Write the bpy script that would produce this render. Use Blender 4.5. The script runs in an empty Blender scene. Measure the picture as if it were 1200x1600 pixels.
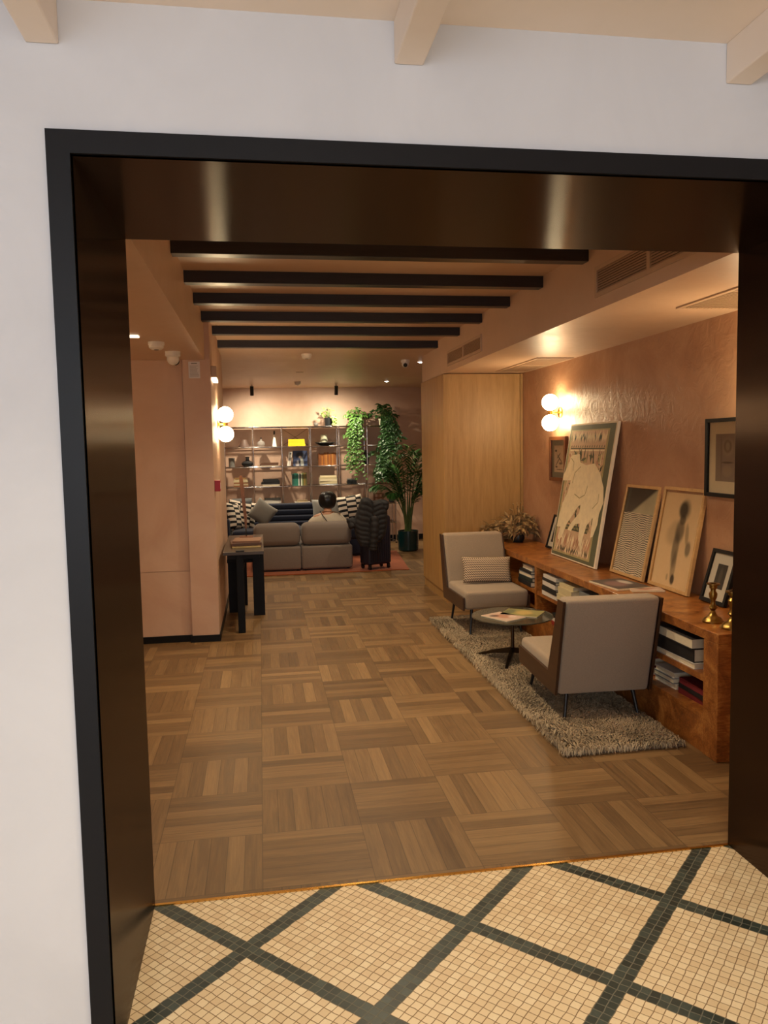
import bpy, bmesh, math, random
from mathutils import Vector, Matrix
import numpy as np
random.seed(7)
rs = np.random.RandomState(5)
SC = bpy.context.scene
COL = SC.collection
pi = math.pi

# ------------------------------------------------------------------ camera
CAMZ = 1.55
FW = Vector((0.15523971, 0.98444873, -0.08222736))
RT = Vector((0.98738835, -0.15724176, -0.01841936))
UP = Vector((0.03106249, 0.07833092, 0.99644337))
FPX = 1216.16
cam = bpy.data.cameras.new('camera')
cam.sensor_fit = 'HORIZONTAL'; cam.sensor_width = 36; cam.lens = 36 * FPX / 1200
cam.clip_start = 0.05; cam.clip_end = 60
camo = bpy.data.objects.new('camera', cam); COL.objects.link(camo)
camo.matrix_world = Matrix(((RT.x, UP.x, -FW.x, 0), (RT.y, UP.y, -FW.y, 0), (RT.z, UP.z, -FW.z, CAMZ), (0, 0, 0, 1)))
SC.camera = camo

# ------------------------------------------------------------------ view / world
SC.view_settings.view_transform = 'Standard'; SC.view_settings.look = 'None'
SC.view_settings.exposure = 0.0; SC.view_settings.gamma = 1.0
SC.view_settings.use_curve_mapping = False
W = bpy.data.worlds.new('world'); SC.world = W; W.use_nodes = True
W.node_tree.nodes['Background'].inputs[0].default_value = (0.9, 0.75, 0.6, 1)
W.node_tree.nodes['Background'].inputs[1].default_value = 0.02

# ------------------------------------------------------------------ lights
def lamp(name, kind, loc, power, col, rot=(0, 0, 0), **kw):
    l = bpy.data.lights.new(name, kind); l.energy = power; l.color = col
    for k, v in kw.items(): setattr(l, k, v)
    o = bpy.data.objects.new(name, l); o.location = loc; o.rotation_euler = rot; COL.objects.link(o)
    return o
WARM = (1.0, 0.80, 0.52); WARMW = (1.0, 0.86, 0.62); COOL = (0.80, 0.90, 1.0)
GLOBE_E = 36.0
# lobby: daylight through the street window behind the camera, downlights in its ceiling
lamp('window_daylight', 'AREA', (-0.8, -3.7, 1.75), 108, COOL, (pi / 2 + 0.12, 0, 0), shape='RECTANGLE', size=3.4, size_y=1.7)
for i, (x, y) in enumerate(((0.0, 0.9), (0.85, 0.9), (-0.9, -0.4), (1.7, -0.4))):
    lamp('lobby_downlight_lamp', 'SPOT', (x, y, 2.55), 62, WARMW, (0, 0, 0), spot_size=2.0, spot_blend=0.8, shadow_soft_size=0.06)
lamp('lobby_fill_lamp', 'POINT', (0.4, -0.9, 2.15), 13, WARMW, shadow_soft_size=0.12)  # added out of view to brighten the lobby ceiling and wall top
lamp('alcove_downlight_lamp', 'SPOT', (-0.76, 5.09, 2.25), 30, WARMW, spot_size=2.5, spot_blend=0.9, shadow_soft_size=0.04)
# lounge: unseen lamps added between the beams to light the floor
for y in (3.62, 4.45, 5.8, 7.3):
    lamp('bay_fill_lamp', 'SPOT', (0.75, y, 2.59), 78, WARM, (0, 0, 0), spot_size=2.3, spot_blend=0.9, shadow_soft_size=0.05)
# rear room: two track spots on the shelves and two recessed downlights
def aim(o, t):
    d = Vector(t) - o.location
    o.rotation_euler = d.to_track_quat('-Z', 'Y').to_euler()
for x, tx in ((-0.09, 0.15), (1.20, 1.1)):
    o = lamp('track_spot_lamp', 'SPOT', (x, 12.04, 2.34), 95, WARMW, spot_size=3.0, spot_blend=1.0, shadow_soft_size=0.02)
    aim(o, (tx, 12.62, 1.0))
for x, y in ((1.89, 9.04), (1.91, 11.63)):
    lamp('rear_down_spot', 'SPOT', (x, y, 2.52), 60, WARMW, spot_size=1.9, spot_blend=0.8, shadow_soft_size=0.03)
for x, y in ((0.2, 10.9), (0.3, 9.0)):  # two more lamps added without fittings, for light from the front
    lamp('rear_down_spot', 'SPOT', (x, y, 2.52), 50, WARMW, spot_size=2.2, spot_blend=0.8, shadow_soft_size=0.03)

# ------------------------------------------------------------------ materials
def lin(c):
    out = []
    for v in c:
        v /= 255.0
        out.append(v / 12.92 if v <= 0.04045 else ((v + 0.055) / 1.055) ** 2.4)
    return (*out, 1.0)
class NT:
    def __init__(s, name):
        s.m = bpy.data.materials.new(name); s.m.use_nodes = True
        s.t = s.m.node_tree; s.b = s.t.nodes['Principled BSDF']
    def n(s, typ, **kw):
        nd = s.t.nodes.new(typ)
        for k, v in kw.items(): setattr(nd, k, v)
        return nd
    def l(s, a, b): s.t.links.new(a, b)
    def val(s, sock, v):
        if hasattr(v, 'links') or isinstance(v, bpy.types.NodeSocket): s.l(v, sock)
        else: sock.default_value = v
    def math(s, op, a, b=0.0, c=0.0, clamp=False):
        nd = s.n('ShaderNodeMath', operation=op, use_clamp=clamp)
        for i, v in enumerate((a, b, c)): s.val(nd.inputs[i], v)
        return nd.outputs[0]
    def vmath(s, op, a, b=(0, 0, 0)):
        nd = s.n('ShaderNodeVectorMath', operation=op); s.val(nd.inputs[0], a); s.val(nd.inputs[1], b)
        return nd.outputs[1] if op in ('LENGTH', 'DOT_PRODUCT', 'DISTANCE') else nd.outputs[0]
    def mix(s, f, a, b, blend='MIX'):
        nd = s.n('ShaderNodeMix', data_type='RGBA', blend_type=blend)
        s.val(nd.inputs[0], f); s.val(nd.inputs[6], a); s.val(nd.inputs[7], b)
        return nd.outputs[2]
    def obj(s): return s.n('ShaderNodeTexCoord').outputs['Object']
    def pos(s): return s.n('ShaderNodeNewGeometry').outputs['Position']
    def uv(s, name): return s.n('ShaderNodeUVMap', uv_map=name).outputs[0]
    def scale(s, v, sc):
        nd = s.n('ShaderNodeMapping'); s.l(v, nd.inputs[0]); nd.inputs['Scale'].default_value = sc
        return nd.outputs[0]
    def noise(s, v, sc, det=3.0, rough=0.55, dist=0.0):
        nd = s.n('ShaderNodeTexNoise'); s.l(v, nd.inputs['Vector'])
        nd.inputs['Scale'].default_value = sc; nd.inputs['Detail'].default_value = det
        nd.inputs['Roughness'].default_value = rough; nd.inputs['Distortion'].default_value = dist
        return nd.outputs[0]
    def ramp(s, f, stops):
        nd = s.n('ShaderNodeValToRGB'); s.val(nd.inputs[0], f); e = nd.color_ramp.elements
        while len(e) < len(stops): e.new(0.5)
        for i, (p, c) in enumerate(stops): e[i].position = p; e[i].color = c
        return nd.outputs[0]
    def rng(s, v, a, b, c=0.0, d=1.0):
        nd = s.n('ShaderNodeMapRange', interpolation_type='SMOOTHSTEP'); s.val(nd.inputs[0], v)
        for i, x in enumerate((a, b, c, d)): nd.inputs[i + 1].default_value = x
        return nd.outputs[0]
    def sep(s, v):
        nd = s.n('ShaderNodeSeparateXYZ'); s.l(v, nd.inputs[0]); return nd.outputs
    def comb(s, x, y, z=0.0):
        nd = s.n('ShaderNodeCombineXYZ')
        for i, v in enumerate((x, y, z)): s.val(nd.inputs[i], v)
        return nd.outputs[0]
    def bump(s, h, st, dist=0.01):
        nd = s.n('ShaderNodeBump'); s.l(h, nd.inputs['Height'])
        nd.inputs['Strength'].default_value = st; nd.inputs['Distance'].default_value = dist
        s.l(nd.outputs[0], s.b.inputs['Normal'])
    def set(s, col=None, rough=None, metal=None, **kw):
        if col is not None: s.val(s.b.inputs['Base Color'], col)
        if rough is not None: s.val(s.b.inputs['Roughness'], rough)
        if metal is not None: s.val(s.b.inputs['Metallic'], metal)
        for k, v in kw.items(): s.val(s.b.inputs[k], v)
        return s.m
_pc = {}
def plain(name, rgb, rough=0.5, metal=0.0, var=0.10, sc=30.0, **kw):
    """a colour with a slight procedural mottling"""
    if name in _pc: return _pc[name]
    k = NT(name); c = lin(rgb)
    f = k.noise(k.obj(), sc, 2.0)
    a = tuple(x * (1 - var) for x in c[:3]) + (1,); b = tuple(min(1, x * (1 + var)) for x in c[:3]) + (1,)
    _pc[name] = k.set(k.mix(f, a, b), rough, metal, **kw)
    return _pc[name]
def fabric(name, rgb, sc=260, var=0.25, bump=0.25, rough=0.95):
    k = NT(name); c = lin(rgb); v = k.obj()
    f = k.noise(v, sc, 2.0); g = k.noise(v, 6, 2.0)
    a = tuple(x * (1 - var) for x in c[:3]) + (1,); b = tuple(min(1, x * (1 + var)) for x in c[:3]) + (1,)
    col = k.mix(f, a, b); col = k.mix(k.math('MULTIPLY', g, 0.25), col, tuple(x * 0.8 for x in c[:3]) + (1,))
    k.bump(f, bump, 0.003)
    return k.set(col, rough, 0.0, **{'Sheen Weight': 0.15, 'Sheen Roughness': 0.5})
def plaster(name, rgb, rgb2, rough=0.42, bump=0.25):
    k = NT(name); v = k.pos()
    f = k.noise(v, 1.6, 5.0, 0.6, 0.8); g = k.noise(k.scale(v, (1, 1, 1)), 9, 3.0, 0.6, 1.5)
    col = k.mix(k.rng(f, 0.3, 0.7), lin(rgb), lin(rgb2))
    r = k.math('MULTIPLY_ADD', g, 0.22, rough - 0.11)
    k.bump(g, bump, 0.006)
    return k.set(col, r, **{'Specular IOR Level': 0.38})
def wood(name, c1, c2, axis='z', sc=1.0, rough=0.42, fine=1.0):
    k = NT(name); v = k.obj()
    s = {'x': (1.2, 16, 16), 'y': (16, 1.2, 16), 'z': (16, 16, 1.2)}[axis]
    f = k.noise(k.scale(v, tuple(q * sc for q in s)), 1.6, 4.0, 0.6, 0.6)
    g = k.noise(k.scale(v, tuple(q * sc * 5 for q in s)), 2.0, 2.0)
    h = k.math('ADD', k.math('MULTIPLY', f, 0.7), k.math('MULTIPLY', g, 0.3 * fine))
    col = k.ramp(h, [(0.32, lin(c1)), (0.68, lin(c2))])
    k.bump(g, 0.08, 0.002)
    return k.set(col, rough)

M = {}
M['plaster'] = plaster('peach_plaster', (208, 176, 154), (196, 160, 138), 0.50, 0.16)
M['plaster_right'] = plaster('polished_terracotta_plaster', (192, 150, 118), (170, 126, 96), 0.40, 0.8)
M['ceil'] = plaster('peach_ceiling_paint', (210, 178, 150), (204, 172, 144), 0.42, 0.05)
M['white'] = plaster('white_plaster', (222, 221, 225), (214, 213, 217), 0.6, 0.06)
M['cream'] = plaster('cream_ceiling_paint', (250, 234, 220), (246, 230, 214), 0.6, 0.03)
M['black'] = plain('black_paint', (27, 27, 30), 0.42, 0, 0.06)
M['base'] = plain('black_skirting_paint', (22, 22, 24), 0.4, 0, 0.06)
M['beam'] = wood('black_stained_wood', (26, 22, 24), (44, 38, 40), 'x', 1, 0.34)
M['brass'] = plain('brushed_brass', (214, 164, 84), 0.25, 1.0, 0.05)
M['oldbrass'] = plain('tarnished_brass', (150, 122, 66), 0.28, 1.0, 0.25, 18)
M['chrome'] = plain('polished_chrome', (205, 200, 198), 0.12, 1.0, 0.02)
M['steel'] = plain('dark_bronze_steel', (84, 74, 62), 0.35, 1.0, 0.05)
M['wplastic'] = plain('white_plastic', (232, 224, 214), 0.4, 0, 0.02)
M['dark'] = plain('black_plastic', (18, 18, 20), 0.4, 0, 0.05)
M['red'] = plain('red_plastic', (165, 20, 36), 0.4, 0, 0.05)
M['vent'] = plain('vent_painted_metal', (192, 162, 134), 0.45, 0.0, 0.04)
M['ventdark'] = plain('vent_dark_inside', (112, 94, 78), 0.8, 0, 0.05)
M['oak'] = wood('oak_veneer', (156, 116, 64), (184, 144, 88), 'z', 1.0, 0.45)
M['walnut'] = wood('walnut_side_panel', (48, 28, 15), (70, 42, 22), 'y', 1.0, 0.4)
M['ebony'] = wood('ebonised_wood', (12, 12, 14), (20, 19, 22), 'z', 1, 0.5)
for q_ in ('ebony', 'black', 'base'): M[q_].node_tree.nodes['Principled BSDF'].inputs['Specular IOR Level'].default_value = 0.18
M['palewood'] = wood('pale_frame_wood', (190, 150, 98), (212, 172, 118), 'z', 1, 0.5)
M['brownframe'] = wood('brown_frame_wood', (96, 52, 26), (124, 70, 36), 'z', 1, 0.4)
M['chairfab'] = fabric('oatmeal_boucle', (152, 134, 114), 180, 0.2, 0.35)
M['sofafab'] = fabric('grey_sofa_weave', (126, 112, 102), 220, 0.3, 0.3)
M['bluefab'] = fabric('navy_velvet', (26, 32, 52), 120, 0.2, 0.1)
M['greycush'] = fabric('grey_cushion_weave', (128, 122, 114), 260, 0.4, 0.3)
M['lightcush'] = fabric('pale_grey_cushion_weave', (150, 148, 142), 260, 0.2, 0.3)
M['orangerug'] = fabric('rust_orange_rug_weave', (150, 72, 26), 160, 0.2, 0.3)
M['puffer'] = plain('black_nylon', (30, 27, 28), 0.7, 0, 0.12, 12)
M['suitcase'] = plain('navy_polycarbonate', (24, 26, 44), 0.35, 0, 0.06)
M['potgreen'] = plain('dark_green_glaze', (16, 46, 46), 0.22, 0, 0.15, 8)
M['potblack'] = plain('black_pot_glaze', (26, 28, 30), 0.35, 0, 0.15, 8)
M['potwhite'] = plain('cream_pot_glaze', (206, 206, 178), 0.3, 0, 0.05, 8)
M['soil'] = plain('dry_soil', (92, 72, 54), 0.9, 0, 0.4, 60)
M['leaf'] = plain('pothos_leaf', (78, 116, 50), 0.4, 0, 0.45, 14)
M['leafdark'] = plain('dark_leaf', (46, 80, 38), 0.4, 0, 0.4, 14)
M['leaflight'] = plain('pale_leaf', (136, 164, 84), 0.45, 0, 0.3, 14)
M['palm'] = plain('palm_leaf', (62, 108, 48), 0.35, 0, 0.4, 10)
M['stem'] = plain('green_stem', (86, 110, 50), 0.5, 0, 0.2, 20)
M['dried'] = plain('dried_leaf', (156, 126, 82), 0.6, 0, 0.6, 30)
M['driedstem'] = plain('dried_stem', (110, 84, 52), 0.8, 0, 0.3, 30)
M['skin'] = plain('skin', (206, 150, 116), 0.5, 0, 0.06, 20)
M['hair'] = plain('black_hair', (16, 14, 15), 0.35, 0, 0.2, 80)
M['shirt'] = fabric('beige_knit', (222, 208, 186), 300, 0.12, 0.3)
M['trousers'] = fabric('dark_trousers', (40, 40, 46), 200, 0.1, 0.1)
M['strap'] = plain('dark_strap', (40, 34, 30), 0.5, 0, 0.1)
M['paper'] = plain('page_edges', (222, 208, 180), 0.8, 0, 0.08, 90)
M['notice'] = plain('notice_paper', (214, 206, 206), 0.7, 0, 0.03)
M['ink'] = plain('grey_ink', (120, 112, 112), 0.8, 0, 0.05)

def emis(name, rgb, st):
    k = NT(name); k.set((0.8, 0.8, 0.8, 1), 0.4)
    k.b.inputs['Emission Color'].default_value = (*rgb, 1); k.b.inputs['Emission Strength'].default_value = st
    return k.m
M['globe'] = emis('opal_glass_globe_lit', (1.0, 0.78, 0.45), GLOBE_E)
M['lens'] = emis('lit_downlight_lens', (1.0, 0.93, 0.82), 12)
M['emlight'] = emis('lit_emergency_diffuser', (1.0, 0.85, 0.6), 2.5)

# bronze portal lining: brushed metal
k = NT('brushed_bronze'); v = k.pos()
f = k.noise(k.scale(v, (3, 3, 220)), 1.0, 2.0)
k.set(k.mix(f, lin((64, 49, 38)), lin((76, 58, 45))), 0.27, 0.95, Anisotropic=1.0, Tangent=k.comb(0.0, 1.0, 0.0))
M['bronze'] = k.m
k = NT('brushed_bronze_soffit'); v = k.pos()
f = k.noise(k.scale(v, (3, 220, 3)), 1.0, 2.0)
k.set(k.mix(f, lin((64, 49, 38)), lin((76, 58, 45))), 0.27, 0.95, Anisotropic=1.0, Tangent=k.comb(0.0, 1.0, 0.0))
M['bronze_soffit'] = k.m

# burl wood
k = NT('burl_veneer'); v = k.obj()
f = k.noise(k.scale(v, (4, 4, 4)), 1.2, 5.0, 0.62, 2.2)
g = k.noise(k.scale(v, (6, 34, 34)), 1.4, 3.0, 0.6, 2.5)
h = k.math('ADD', k.math('MULTIPLY', f, 0.6), k.math('MULTIPLY', g, 0.4))
k.bump(g, 0.05, 0.002)
k.set(k.ramp(h, [(0.34, lin((96, 52, 20))), (0.50, lin((150, 90, 40))), (0.66, lin((190, 132, 68)))]), 0.30)
M['burl'] = k.m

# parquet
k = NT('oak_parquet')
ug = k.uv('grain'); ue = k.uv('edge'); s_ = k.sep(ue)
at = k.n('ShaderNodeAttribute', attribute_name='tone').outputs['Fac']
f = k.noise(k.scale(ug, (2.2, 34, 1)), 1.0, 4.0, 0.65, 1.2)
g = k.noise(k.scale(ug, (8, 160, 1)), 1.0, 2.0, 0.6)
h = k.math('ADD', k.math('MULTIPLY', f, 0.55), k.math('ADD', k.math('MULTIPLY', at, 0.40), k.math('MULTIPLY', g, 0.2)))
col = k.ramp(h, [(0.26, lin((76, 54, 33))), (0.55, lin((116, 88, 56))), (0.86, lin((152, 120, 80)))])
ex = k.math('MINIMUM', k.math('MINIMUM', s_[0], k.math('SUBTRACT', 0.4032, s_[0])), k.math('MINIMUM', s_[1], k.math('SUBTRACT', 0.0672, s_[1])))
gap = k.rng(ex, 0.0004, 0.0022, 0.6, 0.0)
col = k.mix(gap, col, lin((50, 34, 22)))
k.bump(k.math('SUBTRACT', g, k.math('MULTIPLY', gap, 2.0)), 0.12, 0.002)
k.set(col, k.math('MULTIPLY_ADD', f, 0.2, 0.34))
M['parquet'] = k.m

# mosaic: 45 degree lattice of dark green double rows in cream tesserae
k = NT('marble_mosaic'); v = k.pos()
wob = k.n('ShaderNodeTexNoise'); k.l(v, wob.inputs['Vector']); wob.inputs['Scale'].default_value = 26; wob.inputs['Detail'].default_value = 1.0
off = k.vmath('SCALE', k.vmath('SUBTRACT', wob.outputs['Color'], (0.5, 0.5, 0.5))); off.node.inputs['Scale'].default_value = 0.007
x, y, z = k.sep(k.vmath('ADD', v, off))
TS = 0.0279
ox, oy = -0.089, 2.348
xx = k.math('SUBTRACT', x, ox); yy = k.math('SUBTRACT', y, oy)
u = k.math('ADD', k.math('DIVIDE', k.math('ADD', xx, yy), math.sqrt(2) * TS), 1800 + 1.0)
w = k.math('ADD', k.math('DIVIDE', k.math('SUBTRACT', yy, xx), math.sqrt(2) * TS), 1800 + 1.0)
cu, cw = k.math('FLOOR', u), k.math('FLOOR', w); fu, fw_ = k.math('FRACT', u), k.math('FRACT', w)
def band(c): return k.math('LESS_THAN', k.math('MODULO', c, 18.0), 1.5)
dk = k.math('MAXIMUM', band(cu), band(cw))
wn = k.n('ShaderNodeTexWhiteNoise', noise_dimensions='2D'); k.l(k.comb(cu, cw), wn.inputs['Vector']); rn = wn.outputs['Value']
vein = k.noise(v, 60, 3.0, 0.6, 1.0)
light = k.mix(vein, k.ramp(rn, [(0.0, lin((206, 178, 140))), (0.6, lin((226, 204, 168))), (1.0, lin((238, 222, 190)))]), lin((222, 198, 160)))
dark = k.mix(vein, k.ramp(rn, [(0.0, lin((22, 28, 26))), (0.5, lin((44, 54, 50))), (1.0, lin((74, 86, 80)))]), lin((40, 50, 46)))
colr = k.mix(dk, light, dark)
e = k.math('MINIMUM', k.math('MINIMUM', fu, k.math('SUBTRACT', 1.0, fu)), k.math('MINIMUM', fw_, k.math('SUBTRACT', 1.0, fw_)))
grout = k.rng(e, 0.025, 0.065, 1.0, 0.0)
colr = k.mix(grout, colr, k.mix(dk, lin((128, 100, 68)), lin((110, 106, 92))))
k.bump(k.math('SUBTRACT', 1.0, grout), 0.25, 0.002)
k.set(colr, k.math('MULTIPLY_ADD', grout, 0.4, 0.38))
M['mosaic'] = k.m

# black/white block pattern (cushions) by the 'pat' uv
k = NT('black_white_block_weave'); x, y, z = k.sep(k.uv('pat'))
cx_ = k.math('MULTIPLY', x, 2.6)
sh = k.math('MULTIPLY', k.math('MODULO', k.math('FLOOR', cx_), 2.0), 0.45)
by = k.math('FRACT', k.math('ADD', k.math('MULTIPLY', y, 5.0), sh))
a = k.math('MULTIPLY', k.math('GREATER_THAN', by, 0.46), k.math('GREATER_THAN', k.math('FRACT', cx_), 0.06))
k.set(k.mix(a, lin((24, 22, 24)), lin((224, 208, 190))), 0.9)
M['bw'] = k.m
# knitted lumbar: rows of little arcs
k = NT('woven_chevron_knit'); x, y, z = k.sep(k.uv('pat'))
rr = k.math('FRACT', k.math('MULTIPLY', y, 11.0))
wv = k.math('SINE', k.math('MULTIPLY', x, 2 * pi * 26.0))
q = k.math('ADD', rr, k.math('MULTIPLY', wv, 0.28))
a = k.math('GREATER_THAN', k.math('FRACT', q), 0.52)
k.set(k.mix(a, lin((74, 58, 54)), lin((214, 190, 160))), 0.95)
M['knit'] = k.m

def picmat(name, base, blobs, bg2=None):
    """soft stains of pigment on paper: blobs = (cx, cy, rx, ry, strength, rgb, angle) in uv"""
    k = NT(name); uv = k.uv('pat'); x, y, z = k.sep(uv)
    n = k.noise(k.scale(uv, (3, 6, 1)), 2.0, 3.0)
    col = k.mix(n, lin(base), lin(bg2 or base))
    for cx, cy, rx, ry, st, rgb, ang in blobs:
        dx = k.math('SUBTRACT', x, cx); dy = k.math('SUBTRACT', y, cy); c, s = math.cos(ang), math.sin(ang)
        ex = k.math('DIVIDE', k.math('ADD', k.math('MULTIPLY', dx, c), k.math('MULTIPLY', dy, s)), rx)
        ey = k.math('DIVIDE', k.math('SUBTRACT', k.math('MULTIPLY', dy, c), k.math('MULTIPLY', dx, s)), ry)
        d = k.math('SQRT', k.math('ADD', k.math('MULTIPLY', ex, ex), k.math('MULTIPLY', ey, ey)))
        col = k.mix(k.math('MULTIPLY', k.rng(d, 0.55, 1.15, 1.0, 0.0), st), col, lin(rgb))
    return k.set(col, 0.6)

def glassmat():
    k = NT('picture_glass')
    tr = k.n('ShaderNodeBsdfTransparent'); gl = k.n('ShaderNodeBsdfGlossy'); gl.inputs['Roughness'].default_value = 0.03
    fr = k.n('ShaderNodeFresnel'); fr.inputs[0].default_value = 1.35
    mx = k.n('ShaderNodeMixShader'); k.l(fr.outputs[0], mx.inputs[0]); k.l(tr.outputs[0], mx.inputs[1]); k.l(gl.outputs[0], mx.inputs[2])
    k.l(mx.outputs[0], k.t.nodes['Material Output'].inputs[0]); return k.m
M['glass'] = glassmat()
k = NT('clear_vase_glass'); k.set((0.85, 0.82, 0.78, 1), 0.06, 0, **{'Transmission Weight': 0.8, 'IOR': 1.3}); M['vaseglass'] = k.m

# ------------------------------------------------------------------ mesh helpers
class B:
    def __init__(s): s.bm = bmesh.new(); s.mi = 0; s.uv = None
    def v(s, p): return s.bm.verts.new(p)
    def f(s, vs, mi=None):
        try: f = s.bm.faces.new(vs)
        except ValueError: return None
        f.material_index = s.mi if mi is None else mi; return f
    def box(s, x0, x1, y0, y1, z0, z1, bev=0.0, seg=2, mi=None):
        vs = [s.v((x, y, z)) for x in (x0, x1) for y in (y0, y1) for z in (z0, z1)]
        fs = [s.f([vs[i] for i in q], mi) for q in ((0, 1, 3, 2), (4, 6, 7, 5), (0, 4, 5, 1), (2, 3, 7, 6), (0, 2, 6, 4), (1, 5, 7, 3))]
        if bev > 0:
            es = list({e for f in fs for e in f.edges})
            r = bmesh.ops.bevel(s.bm, geom=es, offset=bev, segments=seg, affect='EDGES', profile=0.5)
            if mi is not None or s.mi:
                for f in r['faces']: f.material_index = s.mi if mi is None else mi
        return s
    def prism(s, poly, axis, a0, a1, mi=None, bev=0.0):
        def P(p, a):
            return {'x': (a, p[0], p[1]), 'y': (p[0], a, p[1]), 'z': (p[0], p[1], a)}[axis]
        A = [s.v(P(p, a0)) for p in poly]; C = [s.v(P(p, a1)) for p in poly]; n = len(poly)
        fs = [s.f(A[::-1], mi), s.f(C, mi)] + [s.f([A[i], A[(i + 1) % n], C[(i + 1) % n], C[i]], mi) for i in range(n)]
        if bev > 0:
            es = list({e for f in fs if f for e in f.edges})
            bmesh.ops.bevel(s.bm, geom=es, offset=bev, segments=2, affect='EDGES', profile=0.5)
        return s
    def rings(s, rings, closed=True, caps=True, mi=None):
        R = [[s.v(p) for p in r] for r in rings]; n = len(R[0])
        for a, b in zip(R, R[1:]):
            for i in range(n if closed else n - 1):
                s.f([a[i], a[(i + 1) % n], b[(i + 1) % n], b[i]], mi)
        if caps:
            s.f(R[0][::-1], mi); s.f(R[-1], mi)
        return s
    def tube(s, pts, rad, n=8, caps=True, mi=None):
        pts = [Vector(p) for p in pts]; m = len(pts)
        rad = rad if isinstance(rad, (list, tuple)) else [rad] * m
        rg = []; prev = None
        for i, p in enumerate(pts):
            t = (pts[min(i + 1, m - 1)] - pts[max(i - 1, 0)]).normalized()
            if prev is None:
                a = t.orthogonal().normalized()
            else:
                a = prev - t * prev.dot(t)
                a = a.normalized() if a.length > 1e-6 else t.orthogonal().normalized()
            prev = a; b = t.cross(a)
            rg.append([p + (a * math.cos(2 * pi * k / n) + b * math.sin(2 * pi * k / n)) * rad[i] for k in range(n)])
        return s.rings(rg, True, caps, mi)
    def lathe(s, prof, c=(0, 0, 0), n=24, mi=None, axis='z'):
        rg = []
        for r, h in prof:
            ring = []
            for k in range(n):
                a = 2 * pi * k / n; q = (r * math.cos(a), r * math.sin(a))
                p = {'z': (q[0], q[1], h), 'x': (h, q[0], q[1]), 'y': (q[1], h, q[0])}[axis]
                ring.append((c[0] + p[0], c[1] + p[1], c[2] + p[2]))
            rg.append(ring)
        return s.rings(rg, True, True, mi)
    def ball(s, c, r, n=20, sz=1.0, mi=None):
        m = n // 2
        return s.lathe([(max(1e-4, r * math.sin(pi * i / m)), -r * sz * math.cos(pi * i / m)) for i in range(m + 1)], c, n, mi)
    def quad(s, a, b, c, d, mi=None): s.f([s.v(p) for p in (a, b, c, d)], mi); return s
    def leaf(s, p, d, up, L, w, mi=None, fold=0.25, droop=0.3):
        p, d, up = Vector(p), Vector(d).normalized(), Vector(up)
        sd = d.cross(up)
        sd = sd.normalized() if sd.length > 1e-5 else d.orthogonal().normalized()
        n = sd.cross(d).normalized()
        q1 = p + d * L * 0.4 - n * (L * droop * 0.2); q2 = p + d * L * 0.75 - n * (L * droop * 0.5); q3 = p + d * L - n * (L * droop)
        V = [s.v(x) for x in (p, q1 + sd * w * .5 + n * w * fold, q1, q1 - sd * w * .5 + n * w * fold, q2 + sd * w * .33 + n * w * fold * .6, q2, q2 - sd * w * .33 + n * w * fold * .6, q3)]
        for q in ((0, 1, 2), (0, 2, 3), (1, 4, 5, 2), (2, 5, 6, 3), (4, 7, 5), (5, 7, 6)): s.f([V[i] for i in q], mi)
        return s

ROOT = {}
def obj(name, b, mats, parent=None, smooth=False, world=True, bevel=None, subd=0, kind=None, label=None):
    me = bpy.data.meshes.new(name)
    if parent is not None and world:
        r = parent
        while r.parent: r = r.parent
        b.bm.transform(ROOT[r.name].inverted())
    bmesh.ops.recalc_face_normals(b.bm, faces=b.bm.faces[:]) if not getattr(b, 'keep', False) else None
    b.bm.to_mesh(me); b.bm.free()
    for m in (mats if isinstance(mats, (list, tuple)) else [mats]): me.materials.append(M[m] if isinstance(m, str) else m)
    if smooth:
        me.polygons.foreach_set('use_smooth', [True] * len(me.polygons))
        if smooth != 'all': me.set_sharp_from_angle(angle=math.radians(40))
    o = bpy.data.objects.new(name, me); COL.objects.link(o)
    if parent is not None: o.parent = parent
    if bevel:
        m = o.modifiers.new('bevel', 'BEVEL'); m.width = bevel; m.segments = 2; m.limit_method = 'ANGLE'
    if subd:
        m = o.modifiers.new('subd', 'SUBSURF'); m.levels = subd; m.render_levels = subd
    if kind: o['kind'] = kind
    if label: o['label'] = label
    return o
def thing(name, label, cat, loc=(0, 0, 0), rz=0.0, group=None, mat=None):
    o = bpy.data.objects.new(name, None); COL.objects.link(o); o.empty_display_size = 0.1
    mw = mat if mat is not None else Matrix.Translation(loc) @ Matrix.Rotation(rz, 4, 'Z')
    o.matrix_world = mw; ROOT[o.name] = mw.copy()
    o['label'] = label; o['category'] = cat
    if group: o['group'] = group
    return o
def tag(o, label, cat, group=None):
    o['label'] = label; o['category'] = cat
    if group: o['group'] = group
    return o
def struct(name, b, m, smooth=False): return obj(name, b, m, kind='structure', smooth=smooth)
def X8(px): return -0.057 + (px - 400) * 2.063 / 200          # metres along the rear shelf for a measured position

# ================================================================== STRUCTURE
XL, XR, YF, YB, ZT, FWD = -0.407, 1.741, 1.937, 2.645, 2.234, 0.052
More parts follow.
